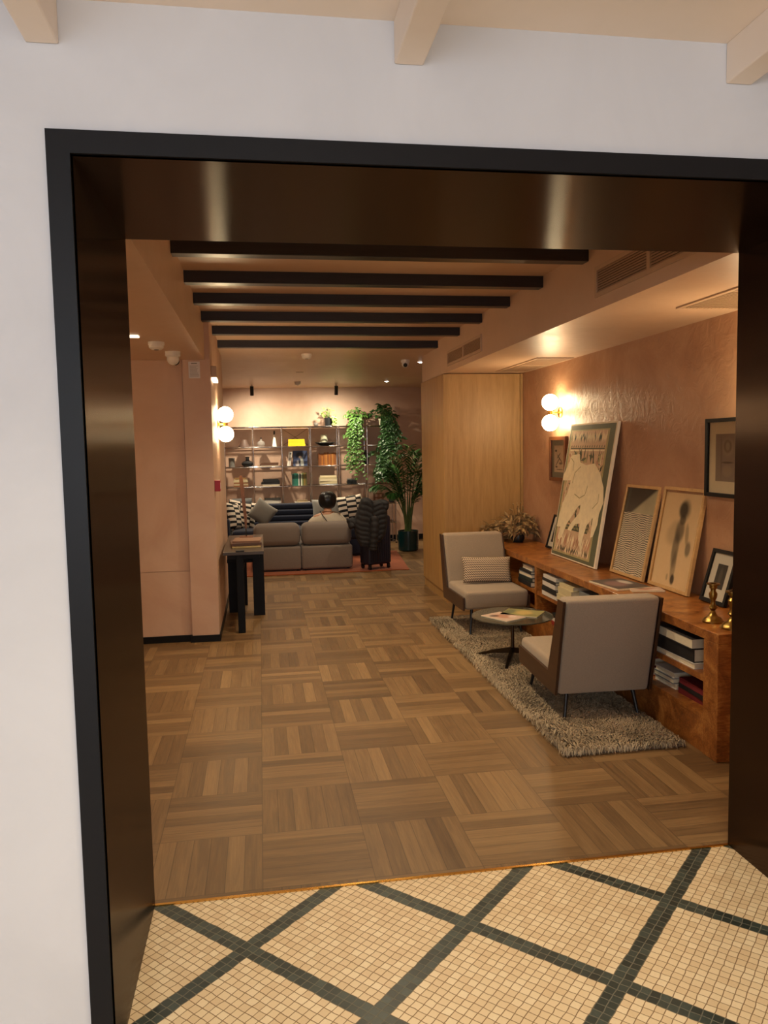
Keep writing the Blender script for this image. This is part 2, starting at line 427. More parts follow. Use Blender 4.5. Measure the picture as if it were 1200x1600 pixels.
# lobby
b = B(); b.box(-3, XL - FWD, YF, YB, 0, 2.75); b.box(XR + FWD, 4, YF, YB, 0, 2.75); b.box(XL - FWD, XR + FWD, YF, YB, ZT + FWD, 2.75)
struct('wall_front', b, 'white')
b = B(); b.box(-3.1, 4.1, -4, YF, 2.575, 2.75); struct('ceiling_lobby', b, 'cream')
b = B(); b.box(-3.1, 4.1, -4, YB, -0.1, 0); struct('floor_mosaic', b, 'mosaic')
b = B(); b.box(-3.1, -3, -4, YF, 0, 2.6); struct('wall_lobby_left', b, 'white')
b = B(); b.box(4, 4.1, -4, YF, 0, 2.6); struct('wall_lobby_right', b, 'white')
b = B(); b.box(-3, 4, -4.1, -4, 0, 2.6); struct('wall_lobby_back', b, 'white')
# portal
b = B()
b.box(XL - FWD, XL, YF - 0.012, YB, 0, ZT + FWD); b.box(XR, XR + FWD, YF - 0.012, YB, 0, ZT + FWD); b.box(XL, XR, YF - 0.012, YB, ZT, ZT + FWD)
struct('trim_1', b, 'black')
b = B(); b.box(XL, XL + 0.004, YF - 0.002, YB + 0.004, 0, ZT); b.box(XR - 0.004, XR, YF - 0.002, YB + 0.004, 0, ZT)
struct('trim_2', b, 'bronze')
b = B(); b.box(XL + 0.004, XR - 0.004, YF - 0.002, YB + 0.004, ZT - 0.004, ZT)
struct('trim_3', b, 'bronze_soffit')
b = B(); b.box(XL, XR, YB - 0.006, YB + 0.006, 0.0, 0.004); struct('trim_4', b, 'brass')
# lounge parquet: mesh of strips
S, XA, Y0 = 0.4032, -0.0369, 3.0805
b = B(); b.keep = True
ug = b.bm.loops.layers.uv.new('grain'); ue = b.bm.loops.layers.uv.new('edge'); tl = b.bm.faces.layers.float.new('tone')
for i in range(-6, 8):
    for j in range(-2, 26):
        par = (i + j) % 2; x0 = XA + i * S; y0 = Y0 + j * S; tt = random.random()
        for q in range(6):
            wq = S / 6
            if par == 0: X0, X1, Y_0, Y_1 = x0 + q * wq, x0 + (q + 1) * wq, y0, y0 + S       # planks run along y
            else: X0, X1, Y_0, Y_1 = x0, x0 + S, y0 + q * wq, y0 + (q + 1) * wq
            Y_0c = max(Y_0, YB)
            if Y_1 <= YB: continue
            pts = [(X0, Y_0c), (X1, Y_0c), (X1, Y_1), (X0, Y_1)]
            f = b.f([b.v((p[0], p[1], 0)) for p in pts]); f[tl] = 0.3 * tt + 0.7 * random.random()
            r1, r2 = random.random() * 50, random.random() * 50
            for lp, p in zip(f.loops, pts):
                a, c = (p[1] - y0, p[0] - X0) if par == 0 else (p[0] - x0, p[1] - Y_0)
                lp[ug].uv = (a + r1, c + r2); lp[ue].uv = (a, c)
struct('floor', b, 'parquet')
# walls of the lounge
XS, ZS, XW = 1.80, 2.262, 2.60
b = B(); b.box(XW, XW + 0.15, YB, 8.53, 0, 2.75); struct('wall_right', b, 'plaster_right')
b = B(); b.box(-0.585, -0.37, 6.40, 8.5, 0, 2.72)                      # pier and the strip behind it
struct('wall_pier', b, 'plaster')
b = B()                                                                # panelled wall of the alcove with its flush door joints
b.box(-2.3, -0.992, 6.44, 6.6, 0, 2.3); b.box(-0.588, -0.583, 6.44, 6.6, 0, 2.3)
b.box(-0.988, -0.592, 6.44, 6.6, 0.585, 2.3); b.box(-0.992, -0.588, 6.446, 6.6, 0, 2.3); b.box(-0.992, -0.588, 6.44, 6.6, 0, 0.580)
struct('wall_alcove', b, 'plaster')
b = B(); b.box(-2.4, -2.3, YB, 6.6, 0, 2.75); struct('wall_left', b, 'plaster')
b = B(); b.box(-2.3, XL - FWD - 0.0, YB, YB + 0.03, 0, 2.75); b.box(XR + FWD, XW, YB, YB + 0.03, 0, 2.75); b.box(XL - FWD, XR + FWD, YB, YB + 0.03, ZT + FWD, 2.75)
struct('wall_behind_portal', b, 'plaster')
b = B(); b.box(-2.3, -0.41, YB + 0.03, 6.44, 2.272, 2.75); b.box(-0.41, -0.37, 6.40, 8.5, 2.72, 2.75); struct('ceiling_soffit_left', b, 'ceil')
b = B(); b.box(XS, XW, YB + 0.03, 8.53, ZS, 2.75); struct('ceiling_soffit_right', b, 'ceil')
b = B(); b.box(-0.41, XS, YB + 0.03, 7.812, 2.61, 2.75); struct('ceiling', b, 'ceil')
b = B(); b.box(-1.2, 2.9, 7.812, 12.95, 2.545, 2.75); struct('ceiling_rear', b, 'ceil')
b = B(); b.box(-1.2, 2.9, 12.85, 12.95, 0, 2.6); struct('wall_back', b, 'plaster')
b = B(); b.box(-1.2, -1.1, 8.4, 12.85, 0, 2.6); b.box(-1.1, -0.585, 8.4, 8.5, 0, 2.6); struct('wall_rear_left', b, 'plaster')
b = B(); b.box(2.74, 2.9, 8.4, 12.85, 0, 2.6); b.box(2.6, 2.74, 8.4, 8.53, 0, 2.6); struct('wall_rear_right', b, 'plaster')
b = B(); b.box(-0.60, -0.366, 6.388, 6.40, 0, 0.055); b.box(-2.3, -0.585, 6.428, 6.44, 0, 0.055); struct('baseboard_alcove', b, 'base')
b = B(); b.box(-0.37, -0.362, 6.40, 8.5, 0, 0.055); struct('baseboard_left', b, 'base')
b = B(); b.box(-1.1, 2.74, 12.838, 12.85, 0, 0.09); struct('baseboard_back', b, 'base')

# lobby ceiling beams (cream) and lounge beams (black)
for i, (x, lb) in enumerate(((-0.457, 'cream ceiling beam meeting the white wall above the left end of the doorway'),
                             (0.387, 'middle cream ceiling beam above the centre of the black doorway'),
                             (1.26, 'cream ceiling beam at the top right corner above the doorway'))):
    b = B(); b.box(x - 0.036, x + 0.036, -4, YF, 2.475, 2.576, 0.004)
    tag(obj('ceiling_beam', b, 'cream'), lb, 'beam', 'cream lobby beams')
ords = ['nearest', 'second', 'third', 'fourth', 'fifth', 'farthest']
for i, y in enumerate((4.10, 4.79, 5.45, 6.16, 6.87, 7.73)):
    b = B(); b.box(-0.41, XS, y, y + 0.082, 2.54, 2.612, 0.003)
    tag(obj('ceiling_beam', b, 'beam'), f'{ords[i]} of the black wooden beams across the lounge ceiling, counted from the doorway', 'beam', 'black lounge beams')

# ================================================================== WALL AND CEILING FITTINGS
def sconce(label, wall_x, sx, y, z, dz, r, off):
    t = thing('wall_sconce', label, 'wall lamp', (wall_x, y, z), 0, 'double globe wall sconces')
    b = B(); b.lathe([(0.045, 0), (0.045, sx * 0.012), (0.03, sx * 0.018)], (wall_x, y, z), 20, axis='x'); obj('back_plate', b, 'brass', t, True)
    b = B(); b.tube([(wall_x, y, z), (wall_x + sx * off, y, z)], 0.007, 10); am = obj('arm', b, 'brass', t, True)
    b = B(); b.lathe([(0.016, -0.02), (0.02, -0.018), (0.02, 0.018), (0.016, 0.02)], (wall_x + sx * off, y, z), 16); obj('collar', b, 'brass', am, True)
    for s in (1, -1):
        b = B(); b.ball((wall_x + sx * off, y, z + s * dz), r, 24); obj('globe', b, 'globe', t, 'all')
    return t
sconce('lit double globe brass sconce on the left wall strip near the shelves', -0.37, 1, 7.23, 1.788, 0.0885, 0.071, 0.072)
sconce('lit double globe brass sconce on the terracotta wall above the small brown frame', XW, -1, 6.5, 1.828, 0.0885, 0.071, 0.098)
sconce('lit double globe brass sconce on the right wall hidden behind the portal', XW, -1, 3.6, 1.828, 0.0885, 0.071, 0.098)
sconce('lit double globe brass sconce on the alcove wall hidden behind the left jamb', -2.3, 1, 4.9, 1.80, 0.0885, 0.071, 0.098)

def vent_face(label, y0, y1, z0, z1):
    t = thing('air_vent', label, 'vent', (XS, (y0 + y1) / 2, z0), 0, 'double louvre vents on the soffit face')
    b = B(); fr = 0.022; xm = XS - 0.012; ym = (y0 + y1) / 2
    b.box(xm, XS, y0, y1, z0, z0 + fr); b.box(xm, XS, y0, y1, z1 - fr, z1)
    for a, c in ((y0, y0 + fr), (ym - fr * .7, ym + fr * .7), (y1 - fr, y1)): b.box(xm, XS, a, c, z0 + fr, z1 - fr)
    obj('frame', b, 'vent', t)
    b = B(); b.box(XS - 0.002, XS - 0.001, y0 + fr, y1 - fr, z0 + fr, z1 - fr); obj('backing', b, 'ventdark', t)
    b = B(); n = 9
    for i in range(n):
        z = z0 + fr + (i + 0.5) * (z1 - z0 - 2 * fr) / n
        for a, c in ((y0 + fr, ym - fr * .7), (ym + fr * .7, y1 - fr)):
            b.prism([(xm + 0.001, z - 0.006), (xm + 0.003, z - 0.006), (XS - 0.002, z + 0.005), (XS - 0.004, z + 0.005)], 'y', a, c)
    obj('louvres', b, 'vent', t)
vent_face('near double louvre vent high on the soffit face by the doorway', 2.84, 4.0, 2.325, 2.485)
vent_face('far double louvre vent on the soffit face beside the wooden cabinet', 6.17, 7.32, 2.312, 2.452)
def vent_flat(label, x0, x1, y0, y1):
    t = thing('air_vent', label, 'vent', ((x0 + x1) / 2, (y0 + y1) / 2, ZS), 0, 'linear grilles under the soffit')
    b = B(); fr = 0.02; zz = ZS - 0.008
    ym = (y0 + y1) / 2
    for q in ((x0, x1, y0, y0 + fr), (x0, x1, y1 - fr, y1), (x0, x0 + fr, y0 + fr, y1 - fr), (x1 - fr, x1, y0 + fr, y1 - fr), (x0 + fr, x1 - fr, ym - fr / 2, ym + fr / 2)): b.box(*q, zz, ZS)
    obj('frame', b, 'vent', t)
    b = B(); b.box(x0 + fr, x1 - fr, y0 + fr, y1 - fr, ZS - 0.002, ZS - 0.001); obj('backing', b, 'ventdark', t)
    b = B(); n = 15
    for i in range(n):
        x = x0 + fr + (i + 0.5) * (x1 - x0 - 2 * fr) / n
        b.box(x - 0.004, x + 0.004, y0 + fr, y1 - fr, zz + 0.001, ZS - 0.003)
    obj('louvres', b, 'vent', t)
vent_flat('flat slotted vent under the right soffit, the one nearer the doorway', 2.2, 2.55, 2.95, 3.90)
vent_flat('flat slotted vent under the right soffit next to the wooden cabinet', 2.26, 2.58, 6.16, 7.30)

def detector(label, x, y, z, r=0.05, h=0.045):
    t = thing('smoke_detector', label, 'smoke detector', (x, y, z), 0, 'white ceiling detectors')
    b = B(); b.lathe([(r, 0), (r * 1.02, -h * .35), (r * .95, -h * .45)], (x, y, z), 24); obj('base', b, 'wplastic', t, True)
    b = B(); b.lathe([(r * .92, -h * .45), (r * .9, -h * .75), (r * .6, -h), (0.001, -h)], (x, y, z), 24); cv = obj('cover', b, 'wplastic', t, True)
    b = B(); b.lathe([(r * .30, -h * .98), (r * .28, -h * 1.05), (0.001, -h * 1.05)], (x, y, z), 16); obj('sensor', b, 'dark', cv, True)
detector('white smoke detector under the left alcove soffit beside the dome camera', -0.652, 5.376, 2.272, 0.052, 0.05)
detector('white smoke detector in the middle of the rear room ceiling', 0.517, 8.30, 2.545, 0.055, 0.05)
detector('small square-looking sensor on the ceiling between the two black track spots', 0.584, 11.665, 2.545, 0.045, 0.05)
def dome_cam(label, x, y, z, r, dirv):
    t = thing('security_camera', label, 'camera', (x, y, z), 0, 'white ceiling cameras')
    b = B(); b.lathe([(r, 0), (r, -r * .55), (r * .85, -r * .7)], (x, y, z), 24); obj('mount', b, 'wplastic', t, True)
    c = Vector((x, y, z - r * 0.95)); d = Vector(dirv).normalized()
    b = B(); b.ball(c, r * .8, 24); bd = obj('body', b, 'wplastic', t, 'all')
    b = B(); b.tube([c + d * r * .55, c + d * r * .84], r * .45, 18); obj('lens', b, 'dark', bd, True)
dome_cam('white dome camera under the alcove soffit, facing away to the rear', -0.60, 5.886, 2.272, 0.055, (0.5, 0.8, -0.5))
dome_cam('white dome camera on the rear ceiling with dark lens facing the doorway', 1.671, 8.842, 2.545, 0.05, (-0.15, -1, -0.45))
b = B(); b.lathe([(0.05, 0), (0.048, -0.006), (0.001, -0.006)], (0.54, 10.22, 2.545), 20)
tag(obj('ceiling_disc', b, 'vent', smooth=True), 'small flat round cover plate on the rear room ceiling', 'ceiling plate')
b = B(); b.box(-0.80, -0.72, 5.06, 5.12, 2.262, 2.2725, 0.004)
tag(obj('ceiling_lamp', b, 'emlight'), 'thin lit ceiling fitting half hidden behind the left bronze jamb', 'ceiling lamp')
for x, y, lb in ((1.891, 9.042, 'lit recessed downlight on the rear ceiling beside the dome camera'), (1.91, 11.633, 'lit recessed downlight on the ceiling above the hanging plants')):
    t = thing('downlight', lb, 'downlight', (x, y, 2.545), 0, 'recessed downlights')
    b = B(); b.lathe([(0.045, 0), (0.045, -0.004), (0.034, -0.004), (0.034, -0.001)], (x, y, 2.545), 24); obj('trim_ring', b, 'wplastic', t, True)
    b = B(); b.ball((x, y, 2.546), 0.030, 16, 0.5); obj('lens', b, 'lens', t, 'all')
for x, lb in ((-0.09, 'black cylinder spotlight on the rear ceiling, left one above the shelves'), (1.20, 'black cylinder spotlight on the rear ceiling, right one above the potted plant')):
    t = thing('track_spotlight', lb, 'spotlight', (x, 12.15, 2.545), 0, 'black cylinder spotlights')
    b = B(); b.tube([(x, 12.15, 2.545), (x, 12.15, 2.50)], 0.014, 12); obj('stem', b, 'chrome', t, True)
    b = B(); b.tube([(x, 12.12, 2.515), (x, 12.165, 2.385)], 0.028, 20); obj('body', b, 'dark', t, True)
# emergency light, call point, notice
t = thing('emergency_light', 'grey box emergency light with glowing underside on the left wall edge', 'emergency light', (-0.37, 6.6, 2.13))
b = B(); b.box(-0.37, -0.325, 6.5, 6.78, 2.145, 2.235, 0.006); obj('housing', b, 'vent', t)
b = B(); b.box(-0.368, -0.328, 6.505, 6.775, 2.12, 2.145, 0.004); obj('diffuser', b, 'emlight', t)
t = thing('fire_call_point', 'small red fire call point on the corner of the left wall', 'fire alarm', (-0.37, 6.5, 1.22))
b = B(); b.box(-0.37, -0.325, 6.44, 6.54, 1.222, 1.312, 0.004); obj('housing', b, 'red', t)
b = B(); b.box(-0.325, -0.323, 6.46, 6.52, 1.24, 1.29); obj('press_plate', b, 'wplastic', t)
t = thing('notice', 'white printed notice taped high on the pink pier', 'notice', (-0.492, 6.40, 2.12))
b = B(); b.box(-0.537, -0.448, 6.398, 6.3995, 2.127, 2.258); sht = obj('sheet', b, 'notice', t)
b = B()
b.box(-0.515, -0.47, 6.3970, 6.3978, 2.240, 2.247)
for i in range(9):
    w = random.uniform(0.045, 0.07); b.box(-0.527, -0.527 + w, 6.3970, 6.3978, 2.222 - i * 0.010, 2.2245 - i * 0.010)
obj('print', b, 'ink', sht)

# ================================================================== OAK CABINET
t = thing('wooden_cabinet', 'tall oak veneer cabinet reaching the soffit behind the far armchair', 'cabinet', (2.2, 7.5, 0))
b = B(); b.box(1.80, 2.565, 7.495, 8.53, 0.10, 2.255); obj('carcass', b, 'oak', t)
b = B(); b.box(1.79, 2.565, 7.475, 7.493, 0.10, 2.255, 0.002); obj('front_panel', b, 'oak', t)
b = B(); b.box(2.57, 2.597, 7.479, 7.52, 0.0, 2.255); obj('filler_strip', b, 'oak', t)
for a, c in ((7.478, 7.96), (7.965, 8.528)):
    b = B(); b.box(1.785, 1.80, a, c, 0.10, 2.255, 0.002); obj('side_panel', b, 'oak', t)
b = B(); b.box(1.80, 2.565, 7.482, 8.53, 0.0, 0.10); obj('plinth', b, 'oak', t)

# ================================================================== BURL BOOKCASE
t = thing('low_bookcase', 'long low burl wood bookcase along the right wall under the leaning pictures', 'bookcase', (2.36, 5.4, 0))
FX, BX, ZTOP = 2.135, 2.59, 0.631
YN, YE = 3.36, 7.47
b = B(); b.box(FX, BX, YN, YE, 0.583, ZTOP, 0.003); obj('top', b, 'burl', t)
b = B(); b.box(FX, BX, YN + 0.001, YN + 0.125, 0, 0.583, 0.003); obj('end_panel', b, 'burl', t)
b = B(); b.box(FX, BX, YE - 0.05, YE, 0, 0.583, 0.003); obj('end_panel', b, 'burl', t)
for y in (4.66, 5.855):
    b = B(); b.box(FX + 0.004, BX - 0.02, y, y + 0.04, 0.20, 0.583); obj('divider', b, 'burl', t)
bays = [(3.485, 4.66), (4.70, 5.855), (5.895, 7.42)]
for a, c in bays:
    b = B(); b.box(FX + 0.01, BX - 0.02, a, c, 0.362, 0.394); obj('shelf', b, 'burl', t)
b = B(); b.box(FX + 0.004, BX - 0.02, YN + 0.125, YE - 0.05, 0.175, 0.20); obj('bottom_board', b, 'burl', t)
b = B(); b.box(FX + 0.008, FX + 0.03, YN + 0.125, YE - 0.05, 0.0, 0.175); obj('plinth', b, 'burl', t)
b = B(); b.box(BX - 0.02, BX - 0.002, YN + 0.125, YE - 0.05, 0.0, 0.583); obj('back_panel', b, 'burl', t)

# ------------------------------------------------------------------ books
def colmat(rgb): return plain('cover_%d_%d_%d' % rgb, rgb, 0.55, 0, 0.08, 25)
def book(x, y, z, w, d, th, rgb, label, group, rz=0.0, spine=True, stand=False, lean=0.0):
    """w along the spine, d from spine to fore edge, th thick.  flat: lies on z; stand: spine upright towards -y"""
    b = B(); c = min(0.004, th * 0.15); o = 0.004
    if stand:
        b.box(-th / 2, -th / 2 + c, -d / 2, d / 2, 0, w); b.box(th / 2 - c, th / 2, -d / 2, d / 2, 0, w)
        s = -1 if spine else 1
        b.box(-th / 2 + c, th / 2 - c, *sorted((s * d / 2, s * (d / 2 - c))), 0, w)
        b.mi = 1; b.box(-th / 2 + c, th / 2 - c, *sorted((s * (d / 2 - c), -s * (d / 2 - o))), o, w - o)
    else:
        b.box(-w / 2, w / 2, -d / 2, d / 2, 0, c); b.box(-w / 2, w / 2, -d / 2, d / 2, th - c, th)
        s = -1 if spine else 1
        b.box(-w / 2, w / 2, *sorted((s * d / 2, s * (d / 2 - c))), c, th - c)
        b.mi = 1; b.box(-w / 2 + o, w / 2 - o, *sorted((s * (d / 2 - c), -s * (d / 2 - o))), c, th - c)
    ob = obj('book', b, [colmat(rgb), 'paper'])
    ob.location = (x, y, z); ob.rotation_euler = (0, lean, rz)
    return tag(ob, label, 'book', group)
NUM = ['first', 'second', 'third', 'fourth', 'fifth', 'sixth', 'seventh', 'eighth', 'ninth', 'tenth', 'eleventh', 'twelfth', 'thirteenth', 'fourteenth']
def stack(x, y, z, items, where, group, rz=0.0, w=0.24, d=0.19):
    """items bottom to top: (rgb, colour word, thickness, spine towards viewer, width factor)"""
    n = len(items); zz = z
    for i, (rgb, cw, th, sp, wf) in enumerate(items):
        pos = 'topmost' if i == n - 1 else ('bottom' if i == 0 else f'{NUM[n - 1 - i]} from the top')
        book(x + random.uniform(-.006, .006), y + random.uniform(-.004, .004), zz, w * wf, d * min(1, wf + .05), th, rgb,
             f'{cw} book, {pos} in {where}', group, rz + random.uniform(-.04, .04), sp)
        zz += th + 0.0006
    return zz
BLK, WHT, CRM, GRY, NAV = (28, 28, 30), (214, 206, 196), (206, 190, 150), (120, 122, 124), (34, 40, 56)
# bookcase, middle bay upper shelf
r = -pi / 2
stack(2.24, 5.58, 0.394, [(WHT, 'white', 0.034, True, 1.0), (BLK, 'black', 0.030, True, .97), (BLK, 'black', .012, True, .93), (WHT, 'white', 0.034, True, .95), (BLK, 'black', 0.022, True, .97), (WHT, 'white', 0.026, True, .88)],
      'the black and white stack in the bookcase', 'books in the bookcase middle bay', r, 0.30, 0.21)
stack(2.24, 5.26, 0.394, [(WHT, 'white', 0.025, True, 1.0), (CRM, 'cream', 0.045, True, .95), (CRM, 'cream', 0.05, True, .95), (CRM, 'cream', 0.028, True, .9)],
      'the cream stack by the black-and-white stack', 'books in the bookcase middle bay', r, 0.27, 0.21)
stack(2.25, 4.93, 0.394, [(NAV, 'dark blue', 0.05, True, 1.0), (BLK, 'black', 0.05, True, .95), (GRY, 'grey', 0.04, True, .9)],
      'the dark stack behind the near armchair', 'books in the bookcase middle bay', r, 0.28, 0.21)
stack(2.24, 5.35, 0.20, [((150, 40, 34), 'dark red', 0.03, True, 1.0), (WHT, 'white', 0.03, True, 1.0), (BLK, 'black', .03, True, .95)],
      'the low stack behind the coffee table', 'books on the bookcase bottom board', r, 0.34, 0.22)
# far bay
stack(2.26, 6.16, 0.394, [(BLK, 'black', 0.04, True, 1.05), ((30, 42, 40), 'dark green', 0.03, True, 1.0), (GRY, 'grey', 0.03, False, .95), (BLK, 'black', 0.022, True, .9), (WHT, 'pale', 0.03, False, .82)],
      'the dark stack beside the far armchair', 'books in the bookcase far bay', r, 0.30, 0.22)
# near bay
stack(2.30, 3.80, 0.394, [(WHT, 'white edged', 0.03, False, 1.02), (BLK, 'black', .07, True, .95), ((52, 50, 50), 'large black', 0.055, False, 1.0)],
      'the big stack near the bookcase end', 'books in the bookcase near bay', r, 0.40, 0.30)
stack(2.30, 3.70, 0.20, [((110, 30, 34), 'dark red', 0.03, True, 1.0), (BLK, 'black', .025, True, 1.0), ((120, 36, 44), 'wine red', .03, True, .95)],
      'the dim red stack at the bookcase end', 'books on the bookcase bottom board', r, 0.26, 0.20)
stack(2.30, 3.98, 0.20, [(WHT, 'white', 0.03, False, 1.0), (GRY, 'grey', .03, False, .95), (WHT, 'white', .03, False, .9)],
      'the pale stack low in the near bay', 'books on the bookcase bottom board', r, 0.22, 0.20)
stack(2.30, 4.28, 0.20, [((130, 26, 34), 'red', .05, True, 1.0), ((140, 30, 36), 'red', .05, True, .97), ((150, 34, 40), 'bright red', .04, True, .95)],
      'the red stack behind the near armchair', 'books on the bookcase bottom board', r, 0.28, 0.20)

# ------------------------------------------------------------------ pictures
def lean_mat(y_left, xb, xt, ztop, t):
    z0 = ZTOP + 0.0012; th = math.atan2(xt - xb, ztop - z0)
    v = Vector((math.sin(th), 0, math.cos(th))); n = Vector((-math.cos(th), 0, math.sin(th))); u = Vector((0, -1, 0))
    m = Matrix(((u.x, v.x, n.x, xb), (u.y, v.y, n.y, y_left), (u.z, v.z, n.z, z0 + t * math.sin(th)), (0, 0, 0, 1)))
    return m, (ztop - z0) / math.cos(th)
def hang_mat(y_left, z0, t, x=XW):
    return Matrix(((0, 0, -1, x - t - 0.001), (-1, 0, 0, y_left), (0, 1, 0, z0), (0, 0, 0, 1)))
def uvquad(b, x0, x1, y0, y1, z, mi=0):
    lay = b.bm.loops.layers.uv.get('pat') or b.bm.loops.layers.uv.new('pat')
    f = b.f([b.v(p) for p in ((x0, y0, z), (x1, y0, z), (x1, y1, z), (x0, y1, z))], mi)
    for lp, q in zip(f.loops, ((0, 0), (1, 0), (1, 1), (0, 1))): lp[lay].uv = q
def bars(b, w, h, fw, z0, z1, bev=0.001):
    b.box(0, fw, 0, h, z0, z1, bev); b.box(w - fw, w, 0, h, z0, z1, bev); b.box(fw, w - fw, 0, fw, z0, z1, bev); b.box(fw, w - fw, h - fw, h, z0, z1, bev)
def framed(name, label, cat, mat, w, h, t, fw, fmat, board, inner, picm, glass=True, group=None):
    """board = mat board material or None; inner = picture rectangle (x0,x1,y0,y1) fractions of w,h"""
    th = thing(name, label, cat, mat=mat, group=group)
    b = B(); bars(b, w, h, fw, -t, 0); obj('frame', b, fmat, th, world=False)
    b = B(); b.box(fw, w - fw, fw, h - fw, -t + 0.001, -t * 0.6); mb = obj('mat_board', b, board, th, world=False)
    b = B(); b.keep = True; uvquad(b, inner[0] * w, inner[1] * w, inner[2] * h, inner[3] * h, -t * 0.6 + 0.0008); obj('print', b, picm, mb, world=False)
    if glass:
        b = B(); b.keep = True; b.quad((fw, fw, -t * 0.25), (w - fw, fw, -t * .25), (w - fw, h - fw, -t * .25), (fw, h - fw, -t * .25)); obj('glazing', b, 'glass', th, world=False)
    return th
M['matcream'] = plain('cream_mat_board', (242, 226, 194), 0.85, 0, 0.04)
M['matwhite'] = plain('white_mat_board', (222, 212, 196), 0.85, 0, 0.03)
M['matgrey'] = plain('grey_mat_board', (140, 134, 118), 0.85, 0, 0.04)
# hung large black frame (print of an old panelled door)
k = 10
pd = picmat('grey_door_print', (166, 148, 134), [(.62, .72, .36, .22, .5, (196, 178, 152), 0), (.62, .74, .22, .15, .8, (120, 104, 90), 0), (.62, .74, .13, .11, .8, (186, 170, 146), 0), (.62, .22, .3, .14, .6, (186, 166, 142), 0), (.62, .40, .34, .025, .8, (96, 78, 66), 0), (.30, .5, .05, .5, .4, (110, 94, 82), 0)], (164, 146, 128))
framed('framed_picture', 'large black framed print of a panelled door hanging on the wall at the jamb', 'picture', hang_mat(4.215, 1.235, 0.03), 0.36, 0.447, 0.03, 0.022, 'black', 'matcream', (.24, .76, .2, .8), pd)
# small hung brown frame
ps = picmat('ink_sketch_print', (238, 216, 190), [(.2, .8, .12, .05, 1, (40, 30, 26), 0), (.5, .62, .25, .03, .9, (70, 56, 44), .5), (.6, .5, .4, .03, .9, (60, 48, 40), -.5), (.4, .4, .35, .03, .9, (70, 50, 40), .6), (.7, .33, .2, .05, .8, (80, 62, 52), 0), (.25, .2, .12, .04, .9, (50, 40, 34), 0), (.6, .1, .4, .02, .8, (70, 56, 44), 0)], (212, 184, 152))
framed('framed_picture', 'small brown framed sketch hanging below the right sconce', 'picture', hang_mat(6.70, 1.23, 0.03), 0.37, 0.39, 0.03, 0.032, 'brownframe', 'matgrey', (.22, .8, .2, .80), ps)
# small black frame behind the large painting
m, h = lean_mat(6.62, 2.50, 2.585, 0.925, 0.018)
pp = picmat('dark_photo_print', (70, 62, 56), [(.5, .6, .3, .3, .8, (120, 106, 92), 0)], (52, 48, 46))
framed('framed_picture', 'small black framed photo leaning at the far end, half behind the big painting', 'picture', m, 0.24, h, 0.018, 0.02, 'black', 'matwhite', (.28, .72, .2, .78), pp)
# large animal painting
m, h = lean_mat(6.205, 2.395, 2.575, 1.71, 0.022); w = 0.865
tp = thing('painting', 'tall unframed painting of a pale animal leaning on the bookcase', 'painting', mat=m)
b = B(); b.box(0, w, 0, h, -0.022, 0, 0.002); cvs = obj('canvas', b, plain('raw_cream_canvas', (236, 220, 192), 0.8, 0, 0.05), tp, world=False)
CT = [(315, 165), (765, 130), (555, 1530), (135, 1385)]
def inv(px, py):
    u, v = .5, .5
    (ax, ay), (bx, by), (cx, cy), (dx, dy) = CT
    for _ in range(12):
        x = (ax * (1 - u) + bx * u) * (1 - v) + (dx * (1 - u) + cx * u) * v; y = (ay * (1 - u) + by * u) * (1 - v) + (dy * (1 - u) + cy * u) * v
        xu = (bx - ax) * (1 - v) + (cx - dx) * v; yu = (by - ay) * (1 - v) + (cy - dy) * v
        xv = (dx * (1 - u) + cx * u) - (ax * (1 - u) + bx * u); yv = (dy * (1 - u) + cy * u) - (ay * (1 - u) + by * u)
        det = xu * yv - xv * yu; ex, ey = px - x, py - y
        u += (ex * yv - xv * ey) / det; v += (xu * ey - yu * ex) / det
    return (min(1, max(0, u)) * w, (1 - min(1, max(0, v))) * h)
pm = [plain('paint_%d' % i, c, 0.75, 0, 0.15, 20) for i, c in enumerate([(96, 98, 74), (206, 174, 140), (236, 220, 182), (72, 74, 54), (190, 142, 112), (120, 110, 74), (176, 160, 112)])]
b = B(); b.keep = True
def poly2(pts, z, mi):
    f = b.f([b.v((p[0], p[1], z)) for p in pts], mi)
    if f and f.normal.z < 0: f.normal_flip()
    if f: f.normal_update()
def rect(x0, x1, y0, y1, z, mi): poly2([(x0, y0), (x1, y0), (x1, y1), (x0, y1)], z, mi)
rect(0.012, w - 0.02, 0.01, h - 0.012, 0.0004, 0)
rect(0.035, w - 0.11, 0.035, h - 0.05, 0.0007, 6)
rect(0.06, w - 0.14, 0.05, h - 0.06, 0.0010, 1)
def dash(cx, cy, L, wd, a, z, mi):
    c, s = math.cos(a), math.sin(a)
    poly2([(cx - c * L - s * wd * .3, cy - s * L + c * wd * .3), (cx - s * -wd, cy - c * wd), (cx + c * L + s * wd * .3, cy + s * L - c * wd * .3), (cx - s * wd, cy + c * wd)], z, mi)
for i in range(46):                                                     # top and bottom fringes
    xx = 0.07 + (w - 0.22) * i / 45
    dash(xx, h - 0.11 + random.uniform(-.012, .012), random.uniform(.03, .05), .010, pi / 2 + random.uniform(-.5, .5), 0.0014, random.choice((2, 2, 3)))
    dash(xx, 0.15 + random.uniform(-.02, .02), random.uniform(.04, .07), .011, pi / 2 + random.uniform(-.35, .35), 0.0014, random.choice((4, 2, 4)))
    dash(xx, 0.075 + random.uniform(-.01, .01), random.uniform(.02, .04), .006, pi / 2 + random.uniform(-.4, .4), 0.0016, random.choice((2, 3)))
rect(0.07, w - 0.15, h - 0.205, h - 0.197, 0.0014, 3); rect(0.07, w - 0.15, h - 0.222, h - 0.212, 0.0014, 2)
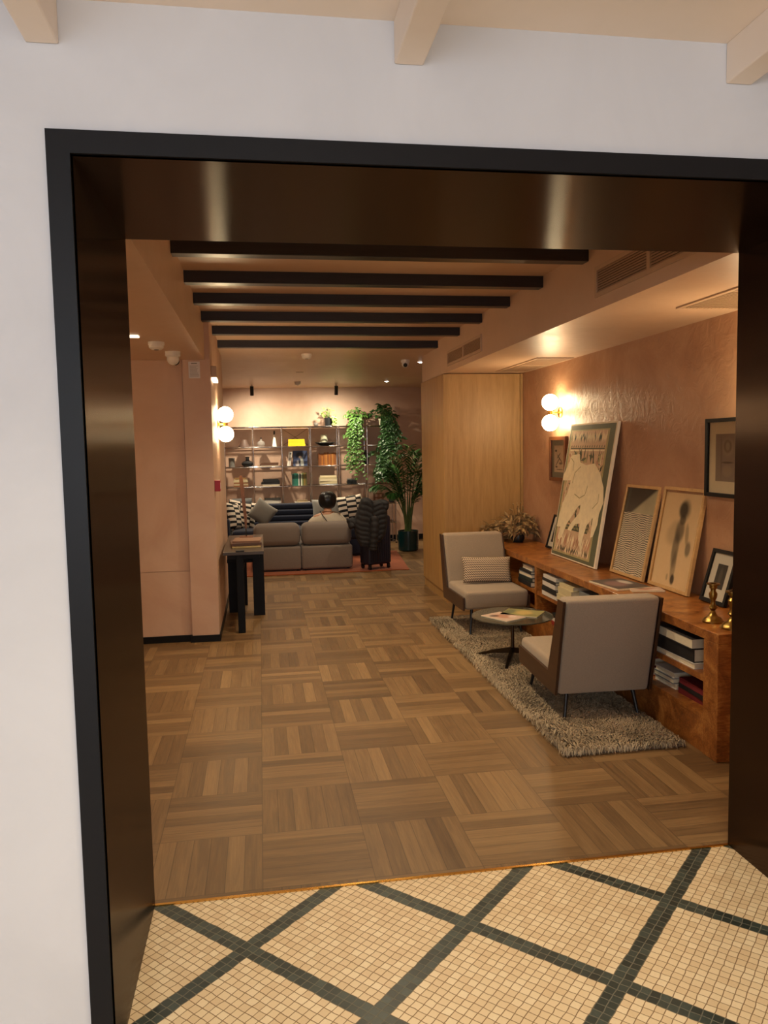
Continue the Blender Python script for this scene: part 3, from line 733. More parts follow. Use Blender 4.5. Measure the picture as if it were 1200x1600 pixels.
for i in range(15): dash(0.09 + i * 0.044, h - 0.185, .013, .009, pi / 2, 0.0016, random.choice((0, 3)))
for i in range(210):                                                     # broken olive marks on the ground
    dash(random.uniform(.08, w - .16), random.uniform(.27, h - .24), random.uniform(.02, .07), random.uniform(.008, .02), random.uniform(0, pi), 0.0014 + i * 2e-6, random.choice((0, 3, 5, 4, 6)))
rect(0.09, w - 0.22, 0.235, 0.275, 0.0018, 3)
for i in range(22): dash(.1 + i * .028, .255, .016, .006, random.uniform(.5, 2.5), 0.002, 6)
for sx in (0.10, w - 0.19): rect(sx, sx + 0.012, 0.3, h - 0.24, 0.0018, 2)
body = [(335, 455), (415, 440), (425, 520), (480, 548), (560, 530), (610, 620), (640, 760), (638, 900), (600, 1010), (585, 1110), (545, 1225), (522, 1235), (535, 1120), (545, 1045), (490, 1120), (452, 1250), (432, 1370), (412, 1250), (425, 1100), (380, 1110), (340, 1175), (305, 1160), (330, 1110), (420, 1000), (432, 920), (400, 950), (350, 1030), (300, 1100), (250, 1230), (210, 1250), (230, 1130), (192, 1125), (215, 1020), (250, 900), (300, 800), (330, 690), (250, 690), (247, 650), (290, 560)]
poly2([inv(*p) for p in body], 0.003, 2)
for ln in ([(370, 820), (420, 860), (470, 830), (500, 740)], [(430, 560), (370, 620), (345, 720)], [(540, 960), (590, 900), (600, 820)], [(330, 480), (360, 520), (350, 600)]):
    q = [inv(*p) for p in ln]
    for p0, p1 in zip(q, q[1:]):
        dx, dy = p1[0] - p0[0], p1[1] - p0[1]; L = math.hypot(dx, dy); nx, ny = -dy / L * .004, dx / L * .004
        poly2([(p0[0] - nx, p0[1] - ny), (p1[0] - nx, p1[1] - ny), (p1[0] + nx, p1[1] + ny), (p0[0] + nx, p0[1] + ny)], 0.0034, 6)
obj('painted_design', b, pm, cvs, world=False)
# striped photograph in pale frame
m, h = lean_mat(5.235, 2.462, 2.592, 1.255, 0.022); w = 0.475
k = NT('striped_photo_print'); x, y, z = k.sep(k.uv('pat'))
wv = k.math('ADD', k.math('MULTIPLY', y, 44.0), k.math('MULTIPLY', k.noise(k.scale(k.uv('pat'), (2, 2, 1)), 1.5, 2.0), 5.0))
st = k.math('GREATER_THAN', k.math('FRACT', wv), 0.42)
stc = k.mix(st, lin((66, 58, 50)), lin((236, 220, 194)))
dg = k.math('SUBTRACT', y, k.math('MULTIPLY_ADD', k.math('MAXIMUM', k.math('SUBTRACT', x, 0.15), 0.0), 0.42, 0.66))
top = k.mix(k.rng(dg, -0.02, 0.04), k.mix(k.noise(k.uv('pat'), 5, 3), lin((206, 196, 164)), lin((170, 160, 134))), lin((74, 66, 56)))
k.set(k.mix(k.math('GREATER_THAN', y, 0.71), stc, top), 0.5)
framed('framed_picture', 'pale wood framed photo with striped lower half leaning right of the painting', 'picture', m, w, h, 0.022, 0.02, 'palewood', 'matwhite', (.045, .955, .035, .965), k.m)
# blurred figure photograph
m, h = lean_mat(4.71, 2.478, 2.594, 1.264, 0.022); w = 0.475
dk = (58, 46, 36)
pf = picmat('blurred_figure_print', (238, 208, 166), [(.55, .80, .135, .10, .9, dk, 0), (.60, .80, .15, .12, .5, dk, 0), (.57, .70, .09, .06, .7, dk, 0), (.42, .56, .26, .14, .30, (120, 96, 66), .2), (.54, .58, .13, .14, .62, dk, -.15), (.50, .40, .10, .22, .62, dk, 0), (.53, .22, .075, .18, .5, (90, 72, 52), 0), (.56, .09, .06, .06, .95, dk, 0), (.41, .10, .03, .04, .4, dk, 0), (.74, .56, .05, .13, .5, (110, 88, 62), .3), (.82, .42, .075, .085, .72, (96, 84, 70), 0)], (230, 198, 152))
framed('framed_picture', 'pale wood framed print of a blurred dark standing figure leaning near the candlesticks', 'picture', m, w, h, 0.022, 0.02, 'palewood', 'matcream', (.045, .955, .022, .978), pf)
# small black frame near the candlesticks
m, h = lean_mat(4.14, 2.50, 2.588, 0.93, 0.02)
framed('framed_picture', 'small black framed photo with wide white mat leaning behind the brass candlesticks', 'picture', m, 0.245, h, 0.02, 0.022, 'black', 'matwhite', (.32, .70, .28, .74), picmat('dim_statue_print', (62, 56, 52), [(.5, .5, .2, .4, .8, (104, 94, 84), 0)], (80, 74, 68)))

# candlesticks
def candlestick(label, x, y, h, r):
    t = thing('candlestick', label, 'candlestick', (x, y, ZTOP), 0, 'brass candlesticks on the bookcase')
    z = ZTOP + 0.0005
    b = B(); b.lathe([(r, 0), (r, .008), (r * .85, .016), (r * .8, .022), (r * .45, .032), (r * .28, .05)], (x, y, z), 28); obj('foot', b, 'oldbrass', t, True)
    p = [(r * .28, .05), (r * .2, .06), (r * .42, .075), (r * .24, .092), (r * .2, .11), (r * .36, .13), (r * .40, .15), (r * .24, .165), (r * .26, .175)]
    s = (h - .03) / .175
    b = B(); b.lathe([(q, .05 + (zz - .05) * s) for q, zz in p], (x, y, z), 24); obj('stem', b, 'oldbrass', t, True)
    zt = .05 + .125 * s
    b = B(); b.lathe([(r * .26, zt), (r * .36, zt + .004), (r * .38, h - .01), (r * .62, h - .006), (r * .62, h), (r * .3, h), (r * .3, h - .02), (.001, h - .02)], (x, y, z), 24); obj('candle_cup', b, 'oldbrass', t, True)
candlestick('brass candlestick in front of the small black frame on the bookcase end', 2.26, 3.61, 0.20, 0.052)
candlestick('brass candlestick at the very end of the bookcase beside the portal jamb', 2.275, 3.465, 0.185, 0.058)
# magazines on the bookcase
def magazine(label, x, y, z, w, d, rz, rgb, pic, group=None, th=0.006):
    t = thing('magazine', label, 'magazine', (x, y, z), rz, group)
    b = B(); b.box(-w / 2, w / 2, -d / 2, d / 2, 0, th, 0.0008); obj('pages', b, 'paper', t, world=False)
    b = B(); b.keep = True; uvquad(b, -w / 2, w / 2, -d / 2, d / 2, th + 0.0006); obj('cover', b, pic, t, world=False)
pc1 = picmat('magazine_cover_portrait', (200, 178, 160), [(.5, .5, .3, .35, .7, (168, 104, 76), .3), (.3, .7, .2, .15, .8, (60, 50, 50), 0), (.7, .3, .2, .12, .7, (220, 200, 190), 0)], (186, 150, 130))
pc2 = picmat('magazine_cover_landscape', (150, 140, 80), [(.5, .45, .4, .25, .7, (196, 164, 96), .2), (.5, .85, .5, .15, .8, (90, 96, 70), 0), (.2, .2, .2, .2, .6, (110, 104, 56), 0)], (128, 124, 74))
pc3 = picmat('dark_magazine_cover', (70, 58, 54), [(.4, .5, .35, .3, .7, (150, 110, 104), .4), (.75, .6, .15, .25, .8, (206, 196, 186), 0)], (92, 74, 66))
magazine('dark covered magazine lying on the bookcase behind the near armchair', 2.28, 4.70, ZTOP + 0.0006, 0.24, 0.34, 0.12, None, pc3, th=0.012)
magazine('open pale magazine lying on the bookcase below the blurred figure print', 2.36, 4.50, ZTOP + 0.0006, 0.20, 0.13, -0.2, None, pc1, th=0.008)

# ------------------------------------------------------------------ dried plants in pots behind the far chair
def dried(label, x, y, z, rx, rz_, h0, n, pot_h):
    t = thing('dried_plant', label, 'dried plant', (x, y, z))
    b = B(); b.lathe([(.05, 0), (.065, pot_h * .5), (.06, pot_h), (.05, pot_h), (.05, pot_h * .8), (.001, pot_h * .8)], (x, y, z), 20); obj('vase', b, 'potblack', t, True)
    bs, bl = B(), B()
    for i in range(n):
        a = random.uniform(0, 2 * pi); q = random.random() ** .5
        tip = Vector((x + math.cos(a) * rx * q, y + math.sin(a) * rx * .8 * q, z + pot_h + rz_ * (1 - q * q * .6) * random.uniform(.35, 1)))
        if i % 3 == 0: bs.tube([(x, y, z + pot_h * .8), (x * .5 + tip.x * .5, y * .5 + tip.y * .5, z + pot_h + (tip.z - z - pot_h) * .6), tip], .0025, 5)
        for j in range(5):
            d = Vector((random.gauss(0, 1), random.gauss(0, 1), random.gauss(.1, .8)))
            p = tip + Vector((random.gauss(0, .02), random.gauss(0, .02), random.gauss(0, .02)))
            bl.leaf(p, d, (random.gauss(0, 1), random.gauss(0, 1), 1), random.uniform(.045, .085), random.uniform(.028, .05), None, .5, random.uniform(.2, 1.0))
    for j in range(10):
        a = random.uniform(-.5, .5); p = (x - .02 + a * rx, y + random.uniform(-.05, .05), z + h0 * random.uniform(.8, 1))
        bs.tube([(x, y, z + pot_h), p], .0018, 4); bl.ball(p, .009, 8)
    obj('stems', bs, 'driedstem', t); obj('leaves', bl, 'dried', t)
dried('big clump of dried golden leaves in a dark vase on the far bookcase end', 2.41, 7.10, ZTOP + .0005, .17, .19, .37, 85, .07)
dried('smaller clump of dried leaves peeping over the far armchair back', 2.25, 7.30, ZTOP + .0005, .12, .09, .17, 34, .05)

# ================================================================== RUG
t = thing('shag_rug', 'long shaggy grey beige rug under the two armchairs', 'rug', (1.78, 5.13, 0))
RX0, RX1, RY0, RY1 = 1.44, 2.108, 3.56, 6.70
b = B(); b.box(RX0 + .02, RX1 - 0.003, RY0 + .02, RY1 - .02, 0.001, 0.012); obj('backing', b, 'soil', t)
k = NT('shag_pile'); v = k.obj()
f = k.noise(v, 3.2, 4.0, .6); at = k.n('ShaderNodeAttribute', attribute_name='tone').outputs['Fac']
col = k.mix(k.rng(f, .36, .64), lin((104, 88, 70)), lin((172, 150, 122)))
col = k.mix(k.math('MULTIPLY', at, .75), col, lin((188, 168, 136)))
k.set(col, .9); M['shag'] = k.m
N = 52000
xs = rs.uniform(RX0 + .012, RX1 - .012, N); ys = rs.uniform(RY0 + .012, RY1 - .012, N)
edge = np.minimum(np.minimum(xs - RX0, 10), np.minimum(ys - RY0, RY1 - ys))
ang = rs.uniform(0, 2 * pi, N)
flow = 0.9 * np.sin(xs * 9 + ys * 5) + 0.8 * np.sin(ys * 7 - xs * 4)
ang = ang * .35 + flow * 1.2 + pi
L = rs.uniform(.03, .058, N)
ox = np.cos(ang) * L; oy = np.sin(ang) * L
near_l = xs - RX0 < .05; near_n = ys - RY0 < .05; near_f = RY1 - ys < .05
ox = np.where(near_l, -np.abs(ox) * .6, ox); oy = np.where(near_n, -np.abs(oy) * .6, oy); oy = np.where(near_f, np.abs(oy) * .6, oy)
ox = np.where(xs + ox > RX1 - .004, -np.abs(ox), ox)
hh = rs.uniform(.014, .034, N)
wd = .0030
px_, py_ = -np.sin(ang) * wd, np.cos(ang) * wd
V = np.zeros((N, 5, 3))
z0 = .010
V[:, 0] = np.stack([xs - px_, ys - py_, np.full(N, z0)], 1); V[:, 1] = np.stack([xs + px_, ys + py_, np.full(N, z0)], 1)
V[:, 2] = np.stack([xs + ox * .45 + px_, ys + oy * .45 + py_, z0 + hh], 1); V[:, 3] = np.stack([xs + ox * .45 - px_, ys + oy * .45 - py_, z0 + hh], 1)
V[:, 4] = np.stack([xs + ox, ys + oy, np.where(edge < .05, .006, z0 + hh * .72)], 1)
V = V.reshape(-1, 3) - np.array([1.78, 5.13, 0])
F = []
for i in range(N):
    a = i * 5; F.append((a, a + 1, a + 2, a + 3)); F.append((a + 3, a + 2, a + 4))
me = bpy.data.meshes.new('pile'); me.from_pydata(V.tolist(), [], F); me.materials.append(M['shag'])
tn = np.repeat(np.clip(rs.uniform(0, .75, N) + np.where(edge < .06, .5, 0), 0, 1), 2)
a = me.attributes.new('tone', 'FLOAT', 'FACE'); a.data.foreach_set('value', tn.astype(np.float32))
o = bpy.data.objects.new('pile', me); COL.objects.link(o); o.parent = t; o['kind'] = 'stuff'

# ================================================================== ARMCHAIRS
def armchair(label, x, y, rz, z0, leg_z):
    """local: seat faces +y, rear bottom edge at y=0; z0 = height of the lower edge"""
    t = thing('armchair', label, 'armchair', (x, y, leg_z), rz, 'oatmeal lounge chairs')
    W = .280; Z = z0 - leg_z
    side = [(0, 0), (.67, .012), (.67, .118), (.118, .108), (-.048, .548), (-.135, .548)]
    for s in (-1, 1):
        b = B(); b.prism([(p[0], p[1] + Z) for p in side], 'x', *sorted((s * (W - .016), s * W)), bev=.002); obj('side_panel', b, 'walnut', t, world=False)
    # back: thick upholstered slab, front (seat side) and rear covered
    b = B(); nx, nz = 11, 10
    def slab(p0, p1, q0, q1, half, bulge, name, roundz=.02):
        # p0->p1 along rear/bottom face, q along front/top face; profile rounded
        bb = B(); prof = []
        P0, P1, Q0, Q1 = map(Vector, (p0, p1, q0, q1))
        bb.prism([tuple(P0), tuple(P1), tuple(Q1), tuple(Q0)], 'x', -half, half)
        bmesh.ops.bevel(bb.bm, geom=bb.bm.edges[:], offset=roundz, segments=4, affect='EDGES', profile=.5)
        bmesh.ops.recalc_face_normals(bb.bm, faces=bb.bm.faces[:])
        return obj(name, bb, 'chairfab', t, True, world=False)
    bk = slab((.002, Z - .004), (-.138, Z + .556), (.16, Z + .07), (-.005, Z + .556), W - .018, .01, 'backrest', .022)
    slab((.05, Z + .014), (.665, Z + .014), (.10, Z + .165), (.70, Z + .165), W - .018, .01, 'seat', .03)
    # top roll of upholstery over the full width of the back
    d = Vector((0, -.166, .486)).normalized(); n = Vector((0, d.z, -d.y))
    for s in (-1, 1):
        c = Vector((s * .10, .07, Z + .335)) ; c = Vector((c.x, .16 - .165 * (c.z - Z - .07) / .486 + .004, c.z))
        c.y += .006; b = B(); b.ball(c, .017, 14); obj('button', b, 'chairfab', bk, 'all', world=False)
    for sx in (-1, 1):
        for yy, sp in ((.06, -.035), (.60, .04)):
            top = Vector((sx * .19, yy, Z + .018)); bot = Vector((sx * .215, yy + sp, 0.0))
            b = B(); b.tube([top, bot + (top - bot) * .04, bot], [.013, .0085, .010], 12); lg = obj('leg', b, 'dark', t, True, world=False)
            b = B(); b.lathe([(.0112, 0), (.0118, .012), (.001, .012)], bot, 12); obj('leg_tip', b, 'brass', lg, True, world=False)
    return t
armchair('oatmeal upholstered armchair seen from behind in front of the bookcase', 1.842, 3.983, -0.035, .172, .022)
armchair('oatmeal armchair facing the doorway beside the oak cabinet, holding a patterned cushion', 1.842, 6.62, pi, .228, .022)

# cushions: pillow shape
def pillow(name, label, mat, W, H, T, mw, m='greycush', group=None, pinch=.06):
    b = B(); n = 14; lay = b.bm.loops.layers.uv.new('pat'); b.keep = True
    def P(i, j, s):
        u = -1 + 2 * i / n; v = -1 + 2 * j / n
        e = max(0, (1 - u * u)) ** .5 * max(0, (1 - v * v)) ** .5
        x = u * W / 2 * (1 - pinch * (1 - v * v) * abs(u)); y = v * H / 2 * (1 - pinch * (1 - u * u) * abs(v))
        return (x, y, s * T / 2 * e ** .7)
    for s in (1, -1):
        g = [[b.v(P(i, j, s)) for j in range(n + 1)] for i in range(n + 1)]
        for i in range(n):
            for j in range(n):
                q = [(i, j), (i + 1, j), (i + 1, j + 1), (i, j + 1)]
                if s < 0: q = q[::-1]
                f = b.f([g[a][c] for a, c in q])
                for lp, (a, c) in zip(f.loops, q): lp[lay].uv = (a / n, c / n)
    bmesh.ops.remove_doubles(b.bm, verts=b.bm.verts[:], dist=1e-5)
    o = obj(name, b, m, smooth='all'); o.matrix_world = mw
    return tag(o, label, 'cushion', group)
def pose(loc, yaw=0, tilt=0, roll=0):
    """pillow in xy plane, normal z -> stand it up facing -y, tilt back, roll in plane, then yaw"""
    return Matrix.Translation(loc) @ Matrix.Rotation(yaw, 4, 'Z') @ Matrix.Rotation(pi / 2 - tilt, 4, 'X') @ Matrix.Rotation(roll, 4, 'Z')
pillow('lumbar_cushion', 'rectangular black and cream knitted cushion on the far armchair', None, .43, .225, .10, pose((1.875, 6.335, .502), 0, .35, -.03), 'knit')

# ================================================================== COFFEE TABLE
cx, cy = 1.735, 5.24
t = thing('coffee_table', 'round dark topped pedestal coffee table between the armchairs', 'coffee table', (cx, cy, .02))
k = NT('dark_smoked_stone'); v = k.obj(); f = k.noise(v, 9, 4, .6, 1.5)
k.set(k.mix(f, lin((40, 40, 34)), lin((92, 88, 74))), .09); M['smoke'] = k.m
b = B(); b.lathe([(.001, .333), (.26, .333), (.286, .340), (.288, .346), (.284, .3495), (.001, .3495)], (cx, cy, 0), 64); obj('tabletop', b, 'smoke', t, True)
b = B(); b.lathe([(.12, .321), (.12, .333), (.001, .333)], (cx, cy, 0), 32); obj('mounting_plate', b, 'steel', t, True)
b = B(); b.tube([(cx, cy, .325), (cx, cy, .085)], .0125, 16); obj('column', b, 'steel', t, True)
for a in (140, 243, 8):
    a = math.radians(a); d = Vector((math.cos(a), math.sin(a), 0)); s = Vector((-d.y, d.x, 0))
    p0 = Vector((cx, cy, .10)); p1 = Vector((cx, cy, 0)) + d * .275 + Vector((0, 0, .036))
    b = B(); rg = []
    for p, w_, h_ in ((p0, .012, .020), (p0.lerp(p1, .5) + Vector((0, 0, .006)), .012, .012), (p1, .010, .006)):
        rg.append([p + s * w_ + Vector((0, 0, h_)), p - s * w_ + Vector((0, 0, h_)), p - s * w_ - Vector((0, 0, h_)), p + s * w_ - Vector((0, 0, h_))])
    b.rings(rg); b.lathe([(.011, .022), (.011, .032), (.006, .04)], (p1.x, p1.y, 0), 12); obj('leg', b, 'steel', t)
magazine('portrait covered magazine on the left half of the coffee table', cx - .085, cy - .055, .3505, .19, .25, .5, None, pc1, 'magazines on the coffee table')
magazine('green and ochre magazine on the right half of the coffee table', cx + .085, cy + .03, .3505, .21, .27, .95, None, pc2, 'magazines on the coffee table')

# ================================================================== LEFT CONSOLE TABLE
t = thing('console_table', 'narrow black console table against the left wall', 'console table', (-.17, 7.1, 0))
b = B(); b.box(-.335, .008, 6.60, 7.93, .672, .70, .003); obj('tabletop', b, plain('dark_brown_leather_top', (62, 50, 40), .35, 0, .1, 12), t)
b = B(); b.box(-.225, -.165, 6.63, 6.70, 0, .672, .003); obj('leg', b, 'ebony', t)
for x0, x1, y in ((-.335, -.23, 7.50), (-.10, .005, 7.32)):
    b = B(); b.box(x0, x1, y, y + .06, 0, .672, .003); obj('leg', b, 'ebony', t)
b = B(); b.box(-.225, -.165, 7.84, 7.90, 0, .672, .003); obj('leg', b, 'ebony', t)
b = B(); b.box(-.335, .004, 7.36, 7.55, .50, .535, .003); obj('cross_shelf', b, 'ebony', t)
b = B(); b.box(-.215, -.175, 6.70, 7.84, .46, .50, .003); obj('stretcher', b, 'ebony', t)
b = B(); b.box(-.30, -.03, 6.64, 7.88, .635, .672); obj('apron', b, 'ebony', t)
b = B(); b.box(-.225, -.155, 6.601, 6.66, .7005, .712, .003)
tag(obj('card_case', b, 'dark'), 'small flat black case at the near edge of the console table', 'case')
# picture frames / books lying on it
t = thing('picture_tray', 'gold edged frame lying flat under the books on the console table', 'frame', (-.15, 7.05, .7005), .05)
b = B(); b.box(-.12, .12, -.2, .2, 0, .006); obj('back', b, 'walnut', t, world=False)
b = B()
for q in ((-.125, .125, -.205, -.185), (-.125, .125, .185, .205), (-.125, -.105, -.185, .185), (.105, .125, -.185, .185)): b.box(*q, 0, .016, .002)
obj('frame', b, plain('gilt_frame', (176, 146, 92), .35, .8, .1), t, world=False)
book(-.15, 7.03, .717, .26, .30, .022, (88, 62, 52), 'brown leather book, lower of the two on the console table', 'books on the console table', .08, True)
book(-.135, 7.05, .7396, .24, .28, .016, (134, 100, 78), 'tan book with gilt cover, upper of the two on the console table', 'books on the console table', -.06, True)
# wooden blade sculpture
t = thing('wooden_sculpture', 'slim tapering wooden blade on a rod standing on the console table', 'sculpture', (-.15, 7.55, .70))
b = B(); b.box(-.215, -.09, 7.50, 7.60, .7005, .728, .003); obj('base', b, 'brownframe', t)
b = B(); b.tube([(-.152, 7.55, .728), (-.153, 7.55, .86)], .0045, 8); obj('rod', b, 'dark', t)
b = B()
rg = []
for z, x0, x1 in ((.80, -.160, -.146), (.90, -.168, -.140), (1.05, -.183, -.150), (1.20, -.196, -.160), (1.27, -.202, -.166), (1.31, -.200, -.176)):
    rg.append([(x0, 7.543, z), (x1, 7.543, z), (x1, 7.557, z), (x0, 7.557, z)])
b.rings(rg); obj('blade', b, wood('warm_carved_wood', (98, 58, 28), (130, 82, 42), 'z', 1, .4), t)

# ================================================================== GREY SOFA
t = thing('modular_sofa', 'low grey modular sofa seen from behind with a person sitting on it', 'sofa', (.52, 10.2, 0))
for x0, x1 in ((-.115, .478), (.486, 1.135)):
    def cush(name, bx, r_):
        b = B(); b.box(*bx, r_, 5); obj(name, b, 'sofafab', t, True)
    cush('back_base', (x0, x1, 9.83, 10.08, .03, .325), .028)
    cush('back_cushion', (x0 + .002, x1 - .002, 9.822, 10.12, .330, .615), .085)
    cush('seat_base', (x0, x1, 10.085, 10.78, .03, .20), .03)
    cush('seat_cushion', (x0, x1, 10.09, 10.80, .203, .36), .05)
for x in (-.06, .44, .54, 1.08):
    for y in (9.90, 10.70):
        b = B(); b.lathe([(.02, .0115), (.02, .035)], (x, y, 0), 12); obj('foot', b, 'dark', t)
# orange rug
b = B(); b.prism([(-.5, 9.60), (1.83, 9.63), (1.985, 11.45), (-.5, 11.45)], 'z', .001, .011)
tag(obj('orange_rug', b, 'orangerug'), 'flat rust orange rug under the sofas and suitcase', 'rug')

# ================================================================== BLUE SOFA
t = thing('blue_sofa', 'long navy velvet sofa facing the room in front of the metal shelves', 'sofa', (.6, 11.4, 0))
b = B(); b.box(-.52, 1.62, 10.98, 11.98, .04, .26, .03, 4); obj('base', b, 'bluefab', t, True)
for x0, x1 in ((-.42, .58), (.585, 1.62)):
    b = B(); b.box(x0, x1, 10.96, 11.65, .262, .43, .05, 5); obj('seat_cushion', b, 'bluefab', t, True)
b = B()
for i in range(4): b.box(-.44, 1.62, 11.66 + i * .03, 11.92 + i * .015, .40 + i * .085, .482 + i * .085, .026, 4)
obj('backrest', b, 'bluefab', t, True)
b = B(); b.box(-.58, -.44, 10.98, 11.98, .04, .60, .04, 5); obj('armrest', b, 'bluefab', t, True)
for x in (-.5, 1.55):
    for y in (11.05, 11.9):
        b = B(); b.lathe([(.02, .0115), (.02, .045)], (x, y, 0), 12); obj('foot', b, 'dark', t)
pillow('cushion', 'black and white block patterned cushion leaning in the left end of the navy sofa', None, .42, .42, .14, pose((-.285, 11.48, .615), .25, .35, -.2), 'bw', 'patterned cushions')
pillow('cushion', 'black and white patterned cushion turned sideways against the navy sofa armrest', None, .42, .40, .13, pose((-.40, 11.24, .62), 1.15, .25, -.12), 'bw', 'patterned cushions')
pillow('cushion', 'plain grey cushion balanced on its corner on the navy sofa', None, .33, .33, .15, pose((.015, 11.36, .645), .1, .3, .90), 'greycush')
pillow('cushion', 'pale grey cushion behind the seated person on the navy sofa', None, .46, .36, .14, pose((.97, 11.52, .63), 0, .3, 0), 'lightcush')
pillow('cushion', 'black and white patterned cushion between the person and the jacket', None, .38, .42, .14, pose((1.30, 11.46, .65), -.12, .3, .14), 'bw', 'patterned cushions')

# ================================================================== PERSON
t = thing('person', 'person with short black hair and beige top sitting on the grey sofa', 'person', (.86, 10.35, .36))
def skin_body(name, pts, edges, mat_, parent, sub=2, root=0):
    me = bpy.data.meshes.new(name); lc = ROOT[parent.name].inverted()
    me.from_pydata([tuple(lc @ Vector(p[:3])) for p in pts], edges, [])
    o = bpy.data.objects.new(name, me); COL.objects.link(o); o.parent = parent
    sk = o.modifiers.new('skin', 'SKIN'); sk.use_smooth_shade = True
    for i, p in enumerate(pts):
        s = me.skin_vertices[0].data[i]; s.radius = (p[3], p[4] if len(p) > 4 else p[3]); s.use_root = (i == root)
    m = o.modifiers.new('subd', 'SUBSURF'); m.levels = sub; m.render_levels = sub
    me.materials.append(M[mat_]); return o
PX = .865
bp = [(PX, 10.33, .43, .14, .10), (PX, 10.30, .52, .12, .09), (PX, 10.29, .63, .12, .085), (PX, 10.30, .70, .07, .062), (PX, 10.305, .745, .048, .05), (PX, 10.32, .80, .055, .06),
      (PX, 10.335, .865, .078, .09), (PX, 10.34, .925, .060, .075),
      (PX - .155, 10.30, .655, .045), (PX - .225, 10.34, .53, .040), (PX - .20, 10.52, .47, .034), (PX - .12, 10.64, .50, .026),
      (PX + .155, 10.30, .655, .045), (PX + .225, 10.34, .53, .040), (PX + .20, 10.52, .47, .034), (PX + .10, 10.64, .50, .026),
      (PX - .10, 10.36, .45, .078), (PX - .13, 10.80, .48, .062), (PX - .13, 10.88, .26, .05), (PX - .13, 10.90, .09, .038), (PX - .13, 11.0, .045, .032),
      (PX + .10, 10.36, .45, .078), (PX + .13, 10.80, .48, .062), (PX + .13, 10.88, .26, .05), (PX + .13, 10.90, .09, .038), (PX + .13, 11.0, .045, .032)]
be = [(0, 1), (1, 2), (2, 3), (3, 4), (4, 5), (5, 6), (6, 7), (2, 8), (8, 9), (9, 10), (10, 11), (2, 12), (12, 13), (13, 14), (14, 15), (0, 16), (16, 17), (17, 18), (18, 19), (19, 20), (0, 21), (21, 22), (22, 23), (23, 24), (24, 25)]
for sx, hand in ((-1, 11), (1, 15)):                                    # five fingers on each hand
    hx, hy, hz = bp[hand][:3]
    for q, (dx, L) in enumerate(((.016, .055), (.006, .065), (-.005, .06), (-.015, .05))):
        i0 = len(bp); bp.append((hx + dx, hy + L * .6, hz + .012, .0085)); bp.append((hx + dx, hy + L, hz + .004, .0075)); be += [(hand, i0), (i0, i0 + 1)]
    i0 = len(bp); bp.append((hx - sx * .028, hy + .02, hz + .015, .009)); bp.append((hx - sx * .034, hy + .045, hz + .02, .008)); be += [(hand, i0), (i0, i0 + 1)]
skin_body('body', bp, be, 'skin', t)
# top (shirt) as loft over torso and arms
tp_ = [(PX, 10.33, .43, .16, .12), (PX, 10.30, .52, .17, .12), (PX, 10.29, .60, .185, .12), (PX, 10.295, .675, .15, .10), (PX, 10.303, .722, .075, .07),
       (PX - .165, 10.30, .640, .085), (PX - .235, 10.34, .53, .066), (PX - .205, 10.50, .475, .055),
       (PX + .165, 10.30, .640, .085), (PX + .235, 10.34, .53, .066), (PX + .205, 10.50, .475, .055)]
skin_body('top', tp_, [(0, 1), (1, 2), (2, 3), (3, 4), (2, 5), (5, 6), (6, 7), (2, 8), (8, 9), (9, 10)], 'shirt', t)
tr_ = [(PX, 10.36, .43, .16, .115), (PX - .11, 10.42, .44, .095), (PX - .13, 10.80, .47, .078), (PX - .13, 10.88, .26, .062), (PX - .13, 10.90, .12, .055), (PX + .11, 10.42, .44, .095), (PX + .13, 10.80, .47, .078), (PX + .13, 10.88, .26, .062), (PX + .13, 10.90, .12, .055)]
skin_body('trousers', tr_, [(0, 1), (1, 2), (2, 3), (3, 4), (0, 5), (5, 6), (6, 7), (7, 8)], 'trousers', t)
# hair: rounded bob
b = B(); rg = []; HC = Vector((PX + .005, 10.325, .875)); n = 32
for i in range(15):
    ph = pi * i / 14; z = math.cos(ph)
    ring = []
    for q in range(n):
        a = 2 * pi * q / n; r_ = max(.002, math.sin(ph)) ** (.85)
        front = max(0, math.sin(a))
        rr = .122 * r_ * (1 + .03 * math.sin(9 * a + 3 * z)) * (1 - (.35 * front if z < .25 else 0))
        zz = HC.z + z * .114 - (.012 if z < -.5 else 0)
        ring.append((HC.x + math.cos(a) * rr * 1.0, HC.y + math.sin(a) * rr * .98, zz))
    rg.append(ring)
b.rings(rg); obj('hair', b, 'hair', t, 'all')
for s in (-1, 1):
    b = B(); b.ball((PX + s * .083, 10.36, .87), .022, 10, 1.3); obj('ear', b, 'skin', t, 'all')
    b = B(); b.ball((PX + s * .03, 10.425, .885), .010, 10); obj('eye', b, 'wplastic', t, 'all')
b = B(); b.rings([[(PX - .006, 10.425, .895), (PX + .006, 10.425, .895), (PX, 10.43, .895)], [(PX - .015, 10.425, .852), (PX + .015, 10.425, .852), (PX, 10.452, .853)]]); obj('nose', b, 'skin', t, 'all')
b = B(); b.tube([(PX - .022, 10.418, .832), (PX, 10.432, .834), (PX + .022, 10.418, .832)], [.003, .006, .003], 8); obj('mouth', b, plain('lips', (176, 98, 88), .5), t, 'all')
b = B(); b.tube([(PX - .105, 10.235, .735), (PX - .075, 10.190, .68), (PX - .02, 10.170, .60), (PX + .06, 10.175, .52), (PX + .12, 10.2, .44)], .006, 6); obj('bag_strap', b, 'strap', t)

